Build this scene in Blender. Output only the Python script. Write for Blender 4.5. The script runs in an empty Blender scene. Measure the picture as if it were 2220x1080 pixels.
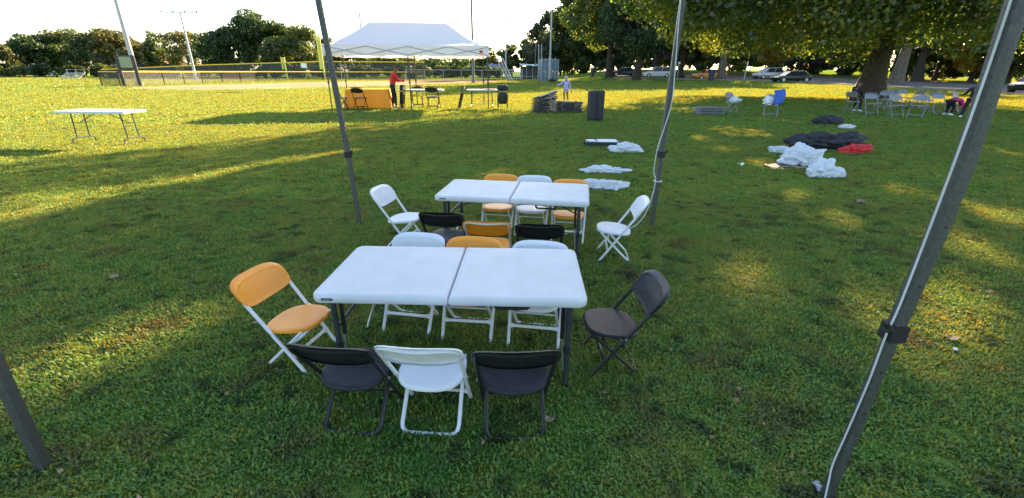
import bpy, bmesh, math, random
import numpy as np
from mathutils import Vector, Matrix, noise
PI = math.pi
SC = bpy.context.scene
COL = SC.collection
# ------------------------------------------------------------------ camera
FPX, PITCH, ROLL, CAMH = 979.07, .374655, .00346, 1.4237
_f = Vector((0, math.cos(PITCH), -math.sin(PITCH)))
_u = Vector((0, math.sin(PITCH), math.cos(PITCH)))
_x = Vector((1, 0, 0))
CX = _x * math.cos(ROLL) + _u * math.sin(ROLL)
CU = _u * math.cos(ROLL) - _x * math.sin(ROLL)
cam_d = bpy.data.cameras.new('camera')
cam = bpy.data.objects.new('camera', cam_d)
COL.objects.link(cam)
M = Matrix.Identity(4)
for i in range(3):
    M[i][0], M[i][1], M[i][2] = CX[i], CU[i], -_f[i]
M[2][3] = CAMH
cam.matrix_world = M
cam_d.sensor_width = 36
cam_d.lens = FPX / 2220 * 36
cam_d.clip_end = 3000
cam_d.clip_start = .02
SC.camera = cam
# ------------------------------------------------------------------ light
SUNV = Vector((1.05, 2.1, 1.0))                       # towards the sun
sun_el = math.atan2(SUNV.z, math.hypot(SUNV.x, SUNV.y))
W = bpy.data.worlds.new('World')
SC.world = W
W.use_nodes = True
nt = W.node_tree
sky = nt.nodes.new('ShaderNodeTexSky')
sky.sky_type = 'NISHITA'
sky.sun_disc = False
sky.sun_elevation = sun_el
sky.sun_rotation = math.atan2(SUNV.x, SUNV.y)
sky.air_density, sky.dust_density, sky.ozone_density = 1.0, 1.2, 1.0
nt.nodes['Background'].inputs['Strength'].default_value = .068
nt.links.new(sky.outputs[0], nt.nodes['Background'].inputs['Color'])
sl = bpy.data.lights.new('sun', 'SUN')
sl.energy = 5.0
sl.angle = math.radians(.6)
sl.color = (1, .755, .46)
sun = bpy.data.objects.new('sun', sl)
COL.objects.link(sun)
sun.rotation_euler = SUNV.to_track_quat('Z', 'Y').to_euler()
SC.view_settings.view_transform = 'Standard'
SC.view_settings.look = 'None'
SC.view_settings.gamma = 1
SC.view_settings.exposure = 2.85
SC.cycles.max_bounces = 6
SC.cycles.transparent_max_bounces = 24
SC.cycles.use_denoising = True


def ray(px, py):
    return _f * FPX + CX * (px - 1110) - CU * (py - 540)


def G(px, py, z=0.0):                                 # photo pixel -> point at height z
    d = ray(px, py)
    return Vector((0, 0, CAMH)) + d * ((z - CAMH) / d.z)


def AT(px, py, Y):                                    # photo pixel -> point at depth Y
    d = ray(px, py)
    return Vector((0, 0, CAMH)) + d * (Y / d.y)


def sstep(a, b, t):
    t = max(0.0, min(1.0, (t - a) / (b - a)))
    return t * t * (3 - 2 * t)


_PY, _PZ = (0, 44, 60, 72, 85, 100, 115, 4000), (0, 0, .12, .33, .74, 1.6, 2.0, 2.0)


def HZ(x, y):                                         # the lawn rises gently to the park road and its bank
    if y < 44:
        return 0.0
    q = x / y
    return float(np.interp(y, _PY, _PZ)) * sstep(.05, .24, q) * (1 - .55 * sstep(.74, .95, q))


def GT(px, py, off=0.0):                              # photo pixel -> point on the terrain
    d = ray(px, py)
    o = Vector((0, 0, CAMH))
    t0 = 0.0
    t = .5 / d.y
    while t * d.y < 600:
        p = o + d * t
        if p.z <= HZ(p.x, p.y) + off:
            for _ in range(30):
                m_ = (t0 + t) / 2
                p = o + d * m_
                if p.z <= HZ(p.x, p.y) + off:
                    t = m_
                else:
                    t0 = m_
            return o + d * t
        t0 = t
        t *= 1.02
    return o + d * t


def GD(px, D):                                        # ground point below a far pixel column
    p = AT(px, 158, D)
    return Vector((p.x, p.y, HZ(p.x, p.y)))


# ------------------------------------------------------------------ materials
def _nodes(name):
    m = bpy.data.materials.new(name)
    m.use_nodes = True
    return m, m.node_tree, m.node_tree.nodes['Principled BSDF']


def mat(name, c, rough=.5, metal=0, var=.12, scale=8, bump=0, bscale=None, spec=.5, c2=None):
    m, t, b = _nodes(name)
    b.inputs['Roughness'].default_value = rough
    b.inputs['Metallic'].default_value = metal
    b.inputs['Specular IOR Level'].default_value = spec
    tc = t.nodes.new('ShaderNodeTexCoord')
    n = t.nodes.new('ShaderNodeTexNoise')
    n.inputs['Scale'].default_value = scale
    n.inputs['Detail'].default_value = 6
    t.links.new(tc.outputs['Object'], n.inputs['Vector'])
    r = t.nodes.new('ShaderNodeValToRGB')
    r.color_ramp.elements[0].position, r.color_ramp.elements[1].position = .3, .7
    a = c2 or tuple(v * (1 - var) for v in c)
    r.color_ramp.elements[0].color = (*a, 1)
    r.color_ramp.elements[1].color = (*[min(1, v * (1 + (0 if c2 else var))) for v in c], 1)
    t.links.new(n.outputs['Fac'], r.inputs['Fac'])
    t.links.new(r.outputs['Color'], b.inputs['Base Color'])
    if bump:
        n2 = t.nodes.new('ShaderNodeTexNoise')
        n2.inputs['Scale'].default_value = bscale or scale * 6
        n2.inputs['Detail'].default_value = 4
        t.links.new(tc.outputs['Object'], n2.inputs['Vector'])
        bp = t.nodes.new('ShaderNodeBump')
        bp.inputs['Strength'].default_value = bump
        bp.inputs['Distance'].default_value = .01
        t.links.new(n2.outputs['Fac'], bp.inputs['Height'])
        t.links.new(bp.outputs['Normal'], b.inputs['Normal'])
    return m


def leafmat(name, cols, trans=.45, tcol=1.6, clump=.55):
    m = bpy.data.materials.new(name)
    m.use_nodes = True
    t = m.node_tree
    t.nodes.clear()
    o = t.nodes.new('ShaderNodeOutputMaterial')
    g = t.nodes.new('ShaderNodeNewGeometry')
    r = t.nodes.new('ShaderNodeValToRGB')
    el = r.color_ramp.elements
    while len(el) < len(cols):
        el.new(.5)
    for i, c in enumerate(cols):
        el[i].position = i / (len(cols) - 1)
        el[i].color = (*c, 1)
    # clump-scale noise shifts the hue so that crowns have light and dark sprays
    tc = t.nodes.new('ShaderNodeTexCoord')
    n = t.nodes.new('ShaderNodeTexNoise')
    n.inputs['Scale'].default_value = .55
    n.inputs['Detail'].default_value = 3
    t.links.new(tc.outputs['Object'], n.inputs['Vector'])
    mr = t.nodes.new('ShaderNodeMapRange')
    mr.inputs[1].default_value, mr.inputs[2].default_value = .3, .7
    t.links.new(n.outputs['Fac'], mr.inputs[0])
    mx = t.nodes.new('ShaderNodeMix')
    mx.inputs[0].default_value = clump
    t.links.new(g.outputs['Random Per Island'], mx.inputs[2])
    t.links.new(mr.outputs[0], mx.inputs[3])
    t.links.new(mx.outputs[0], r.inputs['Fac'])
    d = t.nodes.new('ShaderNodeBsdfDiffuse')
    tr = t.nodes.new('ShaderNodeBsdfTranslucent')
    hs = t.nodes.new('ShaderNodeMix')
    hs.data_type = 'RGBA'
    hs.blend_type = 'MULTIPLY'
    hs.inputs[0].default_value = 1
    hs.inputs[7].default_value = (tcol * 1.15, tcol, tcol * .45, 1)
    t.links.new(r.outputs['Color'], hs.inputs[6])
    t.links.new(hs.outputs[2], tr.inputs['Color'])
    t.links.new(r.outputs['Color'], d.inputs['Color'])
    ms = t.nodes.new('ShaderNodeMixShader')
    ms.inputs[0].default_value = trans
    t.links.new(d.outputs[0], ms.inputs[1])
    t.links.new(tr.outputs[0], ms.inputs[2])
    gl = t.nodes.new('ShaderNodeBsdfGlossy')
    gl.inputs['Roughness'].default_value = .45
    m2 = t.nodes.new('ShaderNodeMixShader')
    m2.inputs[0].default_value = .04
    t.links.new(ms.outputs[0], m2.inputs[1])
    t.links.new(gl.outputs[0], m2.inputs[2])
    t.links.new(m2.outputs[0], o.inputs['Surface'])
    return m


def clothmat(name, c, trans=.4, var=.06):
    m, t, b = _nodes(name)
    o = t.nodes['Material Output']
    b.inputs['Base Color'].default_value = (*c, 1)
    b.inputs['Roughness'].default_value = .8
    tr = t.nodes.new('ShaderNodeBsdfTranslucent')
    tr.inputs['Color'].default_value = (*c, 1)
    ms = t.nodes.new('ShaderNodeMixShader')
    ms.inputs[0].default_value = trans
    t.links.new(b.outputs[0], ms.inputs[1])
    t.links.new(tr.outputs[0], ms.inputs[2])
    t.links.new(ms.outputs[0], o.inputs['Surface'])
    n = t.nodes.new('ShaderNodeTexNoise')
    n.inputs['Scale'].default_value = 3.5
    bp = t.nodes.new('ShaderNodeBump')
    bp.inputs['Strength'].default_value = .25
    bp.inputs['Distance'].default_value = .03
    t.links.new(n.outputs['Fac'], bp.inputs['Height'])
    t.links.new(bp.outputs['Normal'], b.inputs['Normal'])
    return m


def meshmat(name, c, open_=.6):
    m, t, b = _nodes(name)
    o = t.nodes['Material Output']
    b.inputs['Base Color'].default_value = (*c, 1)
    tr = t.nodes.new('ShaderNodeBsdfTransparent')
    ms = t.nodes.new('ShaderNodeMixShader')
    ms.inputs[0].default_value = open_
    t.links.new(b.outputs[0], ms.inputs[1])
    t.links.new(tr.outputs[0], ms.inputs[2])
    t.links.new(ms.outputs[0], o.inputs['Surface'])
    return m


def groundmat(name, cols, scales=(.35, 2.2, 14), bump=.6):
    """cols: dark .. light; three octaves of patches in world space"""
    m, t, b = _nodes(name)
    b.inputs['Roughness'].default_value = .95
    b.inputs['Specular IOR Level'].default_value = 0
    g = t.nodes.new('ShaderNodeNewGeometry')
    acc = None
    for s, w in zip(scales, (.4, .35, .25)):
        n = t.nodes.new('ShaderNodeTexNoise')
        n.inputs['Scale'].default_value = s
        n.inputs['Detail'].default_value = 8
        n.inputs['Roughness'].default_value = .65
        t.links.new(g.outputs['Position'], n.inputs['Vector'])
        mu = t.nodes.new('ShaderNodeMath')
        mu.operation = 'MULTIPLY_ADD'
        mu.inputs[1].default_value = w
        t.links.new(n.outputs['Fac'], mu.inputs[0])
        if acc is None:
            mu.inputs[2].default_value = 0
        else:
            t.links.new(acc, mu.inputs[2])
        acc = mu.outputs[0]
    r = t.nodes.new('ShaderNodeValToRGB')
    el = r.color_ramp.elements
    while len(el) < len(cols):
        el.new(.5)
    for i, c in enumerate(cols):
        el[i].position = .36 + .28 * i / (len(cols) - 1)
        el[i].color = (*c, 1)
    t.links.new(acc, r.inputs['Fac'])
    t.links.new(r.outputs['Color'], b.inputs['Base Color'])
    n = t.nodes.new('ShaderNodeTexNoise')
    n.inputs['Scale'].default_value = 45
    n.inputs['Detail'].default_value = 6
    t.links.new(g.outputs['Position'], n.inputs['Vector'])
    bp = t.nodes.new('ShaderNodeBump')
    bp.inputs['Strength'].default_value = bump
    bp.inputs['Distance'].default_value = .03
    t.links.new(n.outputs['Fac'], bp.inputs['Height'])
    t.links.new(bp.outputs['Normal'], b.inputs['Normal'])
    return m


MT = {}
MT['ground'] = groundmat('lawn', [(.06, .125, .024), (.10, .175, .03), (.14, .205, .036), (.165, .205, .04)])
MT['dirt'] = groundmat('infield_dirt', [(.20, .135, .08), (.29, .205, .13), (.35, .26, .17)], (.2, 1, 8), .3)
MT['road'] = groundmat('asphalt', [(.10, .092, .085), (.15, .14, .13), (.19, .175, .16)], (.3, 2, 20), .2)
MT['litter'] = groundmat('leaf_litter', [(.05, .05, .02), (.12, .085, .035), (.17, .11, .05)], (.5, 3, 12), .6)
MT['white_plastic'] = mat('white_plastic', (.70, .70, .71), .45, 0, .03, 16, .1, 260, c2=(.63, .635, .64))
MT['table_plastic'] = mat('table_plastic', (.63, .64, .65), .5, 0, .025, 9, .3, 420, spec=.3, c2=(.56, .57, .58))
MT['white_metal'] = mat('white_painted_steel', (.68, .69, .71), .38, .0, .05, 20)
MT['black_plastic'] = mat('black_plastic', (.022, .022, .026), .46, 0, .1, 18, .15, 250, spec=.3, c2=(.011, .012, .015))
MT['black_metal'] = mat('black_steel', (.018, .018, .021), .35, .2, .2, 20)
MT['orange_plastic'] = mat('orange_plastic', (.85, .30, .018), .42, 0, .05, 10, .08, 250)
MT['chrome'] = mat('zinc_steel', (.55, .56, .58), .3, .9, .1, 30)
MT['leg_grey'] = mat('dark_grey_steel', (.045, .052, .06), .4, .3, .15, 25)
MT['hammer'] = mat('hammertone_steel', (.085, .085, .08), .38, .45, .25, 90, .5, 330)
MT['rubber'] = mat('black_rubber', (.012, .012, .013), .7)
MT['cord'] = mat('white_cord', (.5, .5, .5), .5)
MT['metal_chair'] = mat('grey_steel_chair', (.24, .24, .25), .45, .15, .06, 14)
MT['steel_dark'] = mat('dark_wrapped_steel', (.045, .048, .058), .5, .1, .3, 6)
MT['canopy'] = clothmat('canopy_cloth', (.78, .74, .80), .22)
MT['bag'] = clothmat('plastic_bag', (.80, .82, .86), .30)
MT['orange_cloth'] = clothmat('orange_tablecloth', (.76, .38, .04), .3)
MT['black_cloth'] = mat('black_nylon', (.018, .019, .026), .62, 0, .3, 9, .5, 22)
MT['red_cloth'] = mat('red_nylon', (.55, .02, .02), .6, 0, .15, 9, .4, 22)
MT['blue_plastic'] = mat('blue_plastic', (.02, .09, .42), .5)
MT['pole'] = mat('galvanised_pole', (.36, .37, .38), .5, .4, .08, 3)
MT['dark_pole'] = mat('weathered_dark_pole', (.12, .12, .125), .6, .1, .15, 3)
MT['yellow'] = mat('yellow_fence_cap', (.88, .52, .04), .5, 0, .1, 2)
MT['lime'] = mat('lime_yellow_paint', (.55, .55, .10), .5)
MT['net'] = meshmat('chain_link', (.05, .05, .05), .70)
MT['screen'] = meshmat('dark_windscreen', (.035, .035, .033), .42)
MT['blue_net'] = meshmat('blue_netting', (.10, .16, .24), .45)
MT['bark'] = mat('bark', (.045, .034, .026), .95, 0, .35, 5, .9, 14)
MT['bark_pale'] = mat('pale_bark', (.13, .105, .08), .95, 0, .35, 4, .7, 12)
MT['glass'] = mat('tinted_glass', (.02, .025, .03), .08, 0, .1, 3)
MT['tyre'] = mat('tyre_rubber', (.02, .02, .02), .8)
MT['rim'] = mat('alloy', (.45, .45, .46), .35, .8)
MT['lamp'] = mat('lamp_lens', (.75, .75, .72), .15)
MT['tail'] = mat('tail_lamp_red', (.45, .02, .02), .25)
MT['brick'] = mat('brick_wall', (.34, .13, .09), .85, 0, .2, 2)
MT['stucco'] = mat('pale_render', (.55, .47, .38), .85)
MT['slate'] = mat('slate_roof', (.20, .22, .26), .7)
MT['teal'] = mat('teal_roof', (.18, .33, .34), .6)
MT['skin'] = mat('brown_skin', (.16, .075, .045), .5, 0, .1, 20)
MT['hair'] = mat('black_hair', (.012, .010, .010), .7, 0, .3, 40, .6, 90)
MT['sign_green'] = mat('board_green', (.22, .26, .16), .6)
MT['alum'] = mat('aluminium_bench', (.55, .56, .57), .4, .5)
MT['wood'] = mat('weathered_wood', (.28, .20, .13), .85)
MT['paper'] = mat('white_paper', (.78, .77, .76), .7)
LF = {
    'oak': leafmat('oak_leaves', [(.018, .035, .012), (.030, .056, .015), (.052, .08, .018), (.21, .17, .02)], .52, 2.4, .68),  # gold end of the ramp paints in sprays lit from behind
    'spray': leafmat('oak_low_leaves', [(.022, .042, .012), (.042, .07, .016), (.085, .11, .018), (.28, .21, .02)], .55, 2.5, .68),  # more gold in the colour, standing in for sun through the low sprays
    'olive': leafmat('olive_leaves', [(.028, .046, .014), (.06, .09, .024), (.11, .125, .035)], .42, 1.6),
    'dark': leafmat('dark_green_leaves', [(.018, .040, .014), (.034, .07, .02), (.07, .11, .03)], .4, 1.5),
    'autumn': leafmat('autumn_leaves', [(.045, .068, .022), (.09, .10, .032), (.14, .115, .04)], .42, 1.5),
    'yellow': leafmat('yellow_leaves', [(.10, .10, .015), (.28, .22, .02), (.38, .27, .03)], .55, 2.1),  # yellow includes the glow of sun through leaves, put into the colour
    'bluegreen': leafmat('blue_green_leaves', [(.03, .045, .03), (.06, .085, .055), (.10, .125, .07)], .35, 1.3),
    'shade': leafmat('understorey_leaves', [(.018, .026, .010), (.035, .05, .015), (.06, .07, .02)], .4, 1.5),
}


# ------------------------------------------------------------------ mesh builder
class MB:
    def __init__(s):
        s.v, s.f, s.m = [], [], []

    def add(s, vs, fs, mi=0):
        o = len(s.v)
        s.v += [tuple(p) for p in vs]
        s.f += [tuple(i + o for i in f) for f in fs]
        s.m += [mi] * len(fs)
        return s

    def box(s, c, d, R=None, mi=0):
        vs = []
        for k in range(8):
            p = Vector(((k & 1) - .5, ((k >> 1) & 1) - .5, ((k >> 2) & 1) - .5))
            p = Vector((p.x * d[0], p.y * d[1], p.z * d[2]))
            if R is not None:
                p = R @ p
            vs.append(p + Vector(c))
        return s.add(vs, [(0, 2, 3, 1), (4, 5, 7, 6), (0, 1, 5, 4), (2, 6, 7, 3), (0, 4, 6, 2), (1, 3, 7, 5)], mi)

    def tube(s, path, r, n=8, caps=True, mi=0, sq=False):
        path = [Vector(p) for p in path]
        rr = r if isinstance(r, (list, tuple)) else [r] * len(path)
        t0 = (path[1] - path[0]).normalized()
        up = Vector((0, 0, 1)) if abs(t0.z) < .9 else Vector((1, 0, 0))
        a = t0.cross(up).normalized()
        vs, fs = [], []
        N = len(path)
        for i, p in enumerate(path):
            t = (path[min(i + 1, N - 1)] - path[max(i - 1, 0)]).normalized()
            a = (a - t * a.dot(t)).normalized()
            b = t.cross(a)
            for k in range(n):
                an = 2 * PI * (k + .5) / n
                c_, s_ = math.cos(an), math.sin(an)
                if sq:
                    q = max(abs(c_), abs(s_)) ** .72
                    c_, s_ = c_ / q, s_ / q
                vs.append(p + a * (c_ * rr[i]) + b * (s_ * rr[i]))
        for i in range(N - 1):
            for k in range(n):
                fs.append((i * n + k, i * n + (k + 1) % n, (i + 1) * n + (k + 1) % n, (i + 1) * n + k))
        if caps:
            fs.append(tuple(range(n))[::-1])
            fs.append(tuple((N - 1) * n + k for k in range(n)))
        return s.add(vs, fs, mi)

    def rings(s, rings, cap0=True, cap1=True, mi=0):
        n = len(rings[0])
        vs = [p for r in rings for p in r]
        fs = []
        for i in range(len(rings) - 1):
            for k in range(n):
                fs.append((i * n + k, i * n + (k + 1) % n, (i + 1) * n + (k + 1) % n, (i + 1) * n + k))
        if cap0:
            fs.append(tuple(range(n))[::-1])
        if cap1:
            fs.append(tuple((len(rings) - 1) * n + k for k in range(n)))
        return s.add(vs, fs, mi)

    def prism(s, poly, z0, z1, mi=0):
        return s.rings([[(x, y, z0) for x, y in poly], [(x, y, z1) for x, y in poly]], mi=mi)

    def grid(s, fn, nu, nv, mi=0):
        vs = [fn(i / nu, j / nv) for j in range(nv + 1) for i in range(nu + 1)]
        fs = [(j * (nu + 1) + i, j * (nu + 1) + i + 1, (j + 1) * (nu + 1) + i + 1, (j + 1) * (nu + 1) + i)
              for j in range(nv) for i in range(nu)]
        return s.add(vs, fs, mi)

    def xf(s, Mx, start=0):
        s.v = s.v[:start] + [tuple(Mx @ Vector(p)) for p in s.v[start:]]
        return s

    def build(s, name, m, parent=None, smooth=False, recalc=True, bev=0):
        me = bpy.data.meshes.new(name)
        me.from_pydata(s.v, [], s.f)
        if recalc:
            bm = bmesh.new()
            bm.from_mesh(me)
            bmesh.ops.recalc_face_normals(bm, faces=bm.faces)
            if bev:
                bmesh.ops.bevel(bm, geom=list(bm.edges), offset=bev, segments=2, affect='EDGES', profile=.6)
            bm.to_mesh(me)
            bm.free()
        ms = m if isinstance(m, (list, tuple)) else [m]
        for x in ms:
            me.materials.append(x)
        if len(ms) > 1 and not bev:
            for p, k in zip(me.polygons, s.m):
                p.material_index = k
        if smooth:
            for p in me.polygons:
                p.use_smooth = True
            if smooth != 'all':
                try:
                    me.set_sharp_from_angle(angle=math.radians(40))
                except Exception:
                    pass
        o = bpy.data.objects.new(name, me)
        COL.objects.link(o)
        if parent:
            o.parent = parent
        return o


def tag(o, label=None, cat=None, group=None, kind=None):
    for k, v in (('label', label), ('category', cat), ('group', group), ('kind', kind)):
        if v:
            o[k] = v
    return o


def thing(name, label, cat, loc=(0, 0, 0), rz=0, group=None, scale=1):
    o = bpy.data.objects.new(name, None)
    COL.objects.link(o)
    o.location = loc
    o.rotation_euler = (0, 0, rz)
    o.scale = (scale,) * 3
    o.empty_display_size = .1
    return tag(o, label, cat, group)


KIDS = {}


def dup(root, label, loc, rz=0, group=None, rot=None, scale=None):
    def cp(o, par):
        c = o.copy()
        COL.objects.link(c)
        c.parent = par
        for k in KIDS.get(o.name, None) or [x for x in o.children]:
            cp(k, c)
        return c
    r = cp(root, None)
    r['label'] = label
    if group:
        r['group'] = group
    r.location = loc
    r.rotation_euler = rot or (0, 0, rz)
    if scale:
        r.scale = (scale,) * 3
    return r


def smoothpath(pts, k=6):
    pts = [Vector(p) for p in pts]
    out = []
    for i in range(len(pts) - 1):
        p0, p1, p2, p3 = pts[max(i - 1, 0)], pts[i], pts[i + 1], pts[min(i + 2, len(pts) - 1)]
        for j in range(k):
            t = j / k
            out.append(.5 * ((2 * p1) + (p2 - p0) * t + (2 * p0 - 5 * p1 + 4 * p2 - p3) * t * t
                             + (3 * p1 - p0 - 3 * p2 + p3) * t ** 3))
    return out + [pts[-1]]


def fillet(pts, r, k=5):
    """polyline with rounded corners"""
    pts = [Vector(p) for p in pts]
    out = [pts[0]]
    for i in range(1, len(pts) - 1):
        a, b, c = pts[i - 1], pts[i], pts[i + 1]
        d1, d2 = (a - b), (c - b)
        q = min(r, d1.length * .48, d2.length * .48)
        p, e = b + d1.normalized() * q, b + d2.normalized() * q
        for j in range(k + 1):
            t = j / k
            out.append(p * (1 - t) ** 2 + b * 2 * t * (1 - t) + e * t * t)
    return out + [pts[-1]]


def rrect(x0, x1, y0, y1, r, inset=0, k=5):
    """rounded rectangle; r = radii for corners (x0y0, x1y0, x1y1, x0y1)"""
    P = []
    for (cx, cy, sx, sy, rad, a0) in ((x0, y0, 1, 1, r[0], PI), (x1, y0, -1, 1, r[1], 1.5 * PI),
                                      (x1, y1, -1, -1, r[2], 0), (x0, y1, 1, -1, r[3], .5 * PI)):
        rad = max(rad, .002)
        q = max(rad - inset, .0008)
        ox, oy = cx + sx * (inset + q), cy + sy * (inset + q)
        for j in range(k + 1):
            a = a0 + .5 * PI * j / k
            P.append((ox + q * math.cos(a), oy + q * math.sin(a)))
    return P


# ------------------------------------------------------------------ setting: ground, infield, road
def sheet(name, poly, z, m, kind='structure', parent=None):
    b = MB().add([(x, y, z) for x, y in poly], [tuple(range(len(poly)))])
    o = b.build(name, m, parent, recalc=False)
    if o.data.polygons[0].normal.z < 0:
        o.data.flip_normals()
    return tag(o, kind=kind)


_gx = sorted(set(list(range(-900, -100, 100)) + list(range(-100, 160, 4)) + list(range(160, 960, 100))))
_gy = sorted(set([-60, -20, 0, 20] + list(range(30, 130, 3)) + list(range(130, 300, 20)) + list(range(300, 1900, 200))))
gm = MB().grid(lambda u, v: (_gx[round(u * (len(_gx) - 1))], _gy[round(v * (len(_gy) - 1))], HZ(_gx[round(u * (len(_gx) - 1))], _gy[round(v * (len(_gy) - 1))])), len(_gx) - 1, len(_gy) - 1)
tag(gm.build('ground', MT['ground'], recalc=False, smooth='all'), kind='structure')


def pxpoly(pts, z=0):
    return [(GT(a, b, z).x, GT(a, b, z).y) for a, b in pts]


INF = [(250, 191), (400, 185.5), (560, 181.5), (700, 178), (950, 174.5), (1080, 173.4), (1080, 178), (950, 182),
                         (860, 186), (700, 190.5), (520, 194), (380, 195.5)]
sheet('infield', pxpoly(INF), .006, MT['dirt'])
RN = [(1330, 169), (1420, 170), (1500, 173.2), (1640, 175.7), (1780, 181), (1900, 188), (2000, 193.5), (2230, 207), (2420, 220)]
RF = [(1330, 164.5), (1420, 164.8), (1500, 166), (1640, 167), (1780, 169.5), (1900, 173.5), (2000, 177), (2230, 186), (2420, 196)]
ROAD = RN + RF[::-1]


def strip(name, A, B, z, m, nv=6):
    """sheet between two photo-pixel lines, following the terrain"""
    PA, PB = [GT(*p) for p in A], [GT(*p) for p in B]
    n = len(A) - 1

    def fn(u, v):
        t = u * n
        i = min(int(t), n - 1)
        p = PA[i].lerp(PA[i + 1], t - i).lerp(PB[i].lerp(PB[i + 1], t - i), v)
        return (p.x, p.y, HZ(p.x, p.y) + z)
    return tag(MB().grid(fn, n * 6, nv).build(name, m, recalc=False, smooth='all'), kind='structure')


strip('road', RN, RF, .05, MT['road'])
kb = MB()
kp = [GT(*p) for p in RN]
kq = []
for i in range(len(kp) - 1):
    for k in range(5):
        p = kp[i].lerp(kp[i + 1], k / 5)
        kq.append(Vector((p.x, p.y, HZ(p.x, p.y))))
for a, b_ in zip(kq, kq[1:]):
    d = (b_ - a).normalized()
    n_ = Vector((d.y, -d.x, 0)) * .14
    up_ = Vector((0, 0, .13))
    kb.add([a + n_, b_ + n_, b_, a, a + n_ + up_, b_ + n_ + up_, b_ + up_, a + up_],
           [(0, 1, 2, 3), (4, 5, 6, 7), (0, 1, 5, 4), (2, 3, 7, 6), (1, 2, 6, 5), (0, 3, 7, 4)])
tag(kb.build('kerb', mat('concrete', (.32, .31, .29), .9, 0, .15, 2)), kind='structure')
strip('far_verge', [(a, b - .25) for a, b in RF], [(a, b - (9 if a < 1800 else 4)) for a, b in RF], .03, MT['litter'], 10)

# ------------------------------------------------------------------ grass
def tuft(seed, n, rad, hmin, hmax, wid, name):
    rnd = random.Random(seed)
    vs, fs = [], []
    for i in range(n):
        a, q = rnd.uniform(0, 2 * PI), rad * math.sqrt(rnd.random())
        x, y = q * math.cos(a), q * math.sin(a)
        d = rnd.uniform(0, 2 * PI)
        L = rnd.uniform(hmin, hmax)
        lean = rnd.uniform(.3, 1.7)
        w = wid * rnd.uniform(.6, 1.2)
        dx, dy = math.cos(d), math.sin(d)
        sx, sy = -dy * w, dx * w
        o = len(vs)
        z1, o1 = L * .55 * math.cos(lean * .5), L * .55 * math.sin(lean * .5)
        z2, o2 = z1 + L * .45 * math.cos(lean * 1.15), o1 + L * .45 * math.sin(lean * 1.15)
        vs += [(x - sx * .6, y - sy * .6, -.004), (x + sx * .6, y + sy * .6, -.004), (x + dx * o1 - sx, y + dy * o1 - sy, z1),
               (x + dx * o1 + sx, y + dy * o1 + sy, z1), (x + dx * o2, y + dy * o2, max(z2, .004))]
        fs += [(o, o + 1, o + 3, o + 2), (o + 2, o + 3, o + 4)]
    me = bpy.data.meshes.new(name)
    me.from_pydata(vs, [], fs)
    me.materials.append(MT['grass'])
    return bpy.data.objects.new(name, me)


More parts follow.
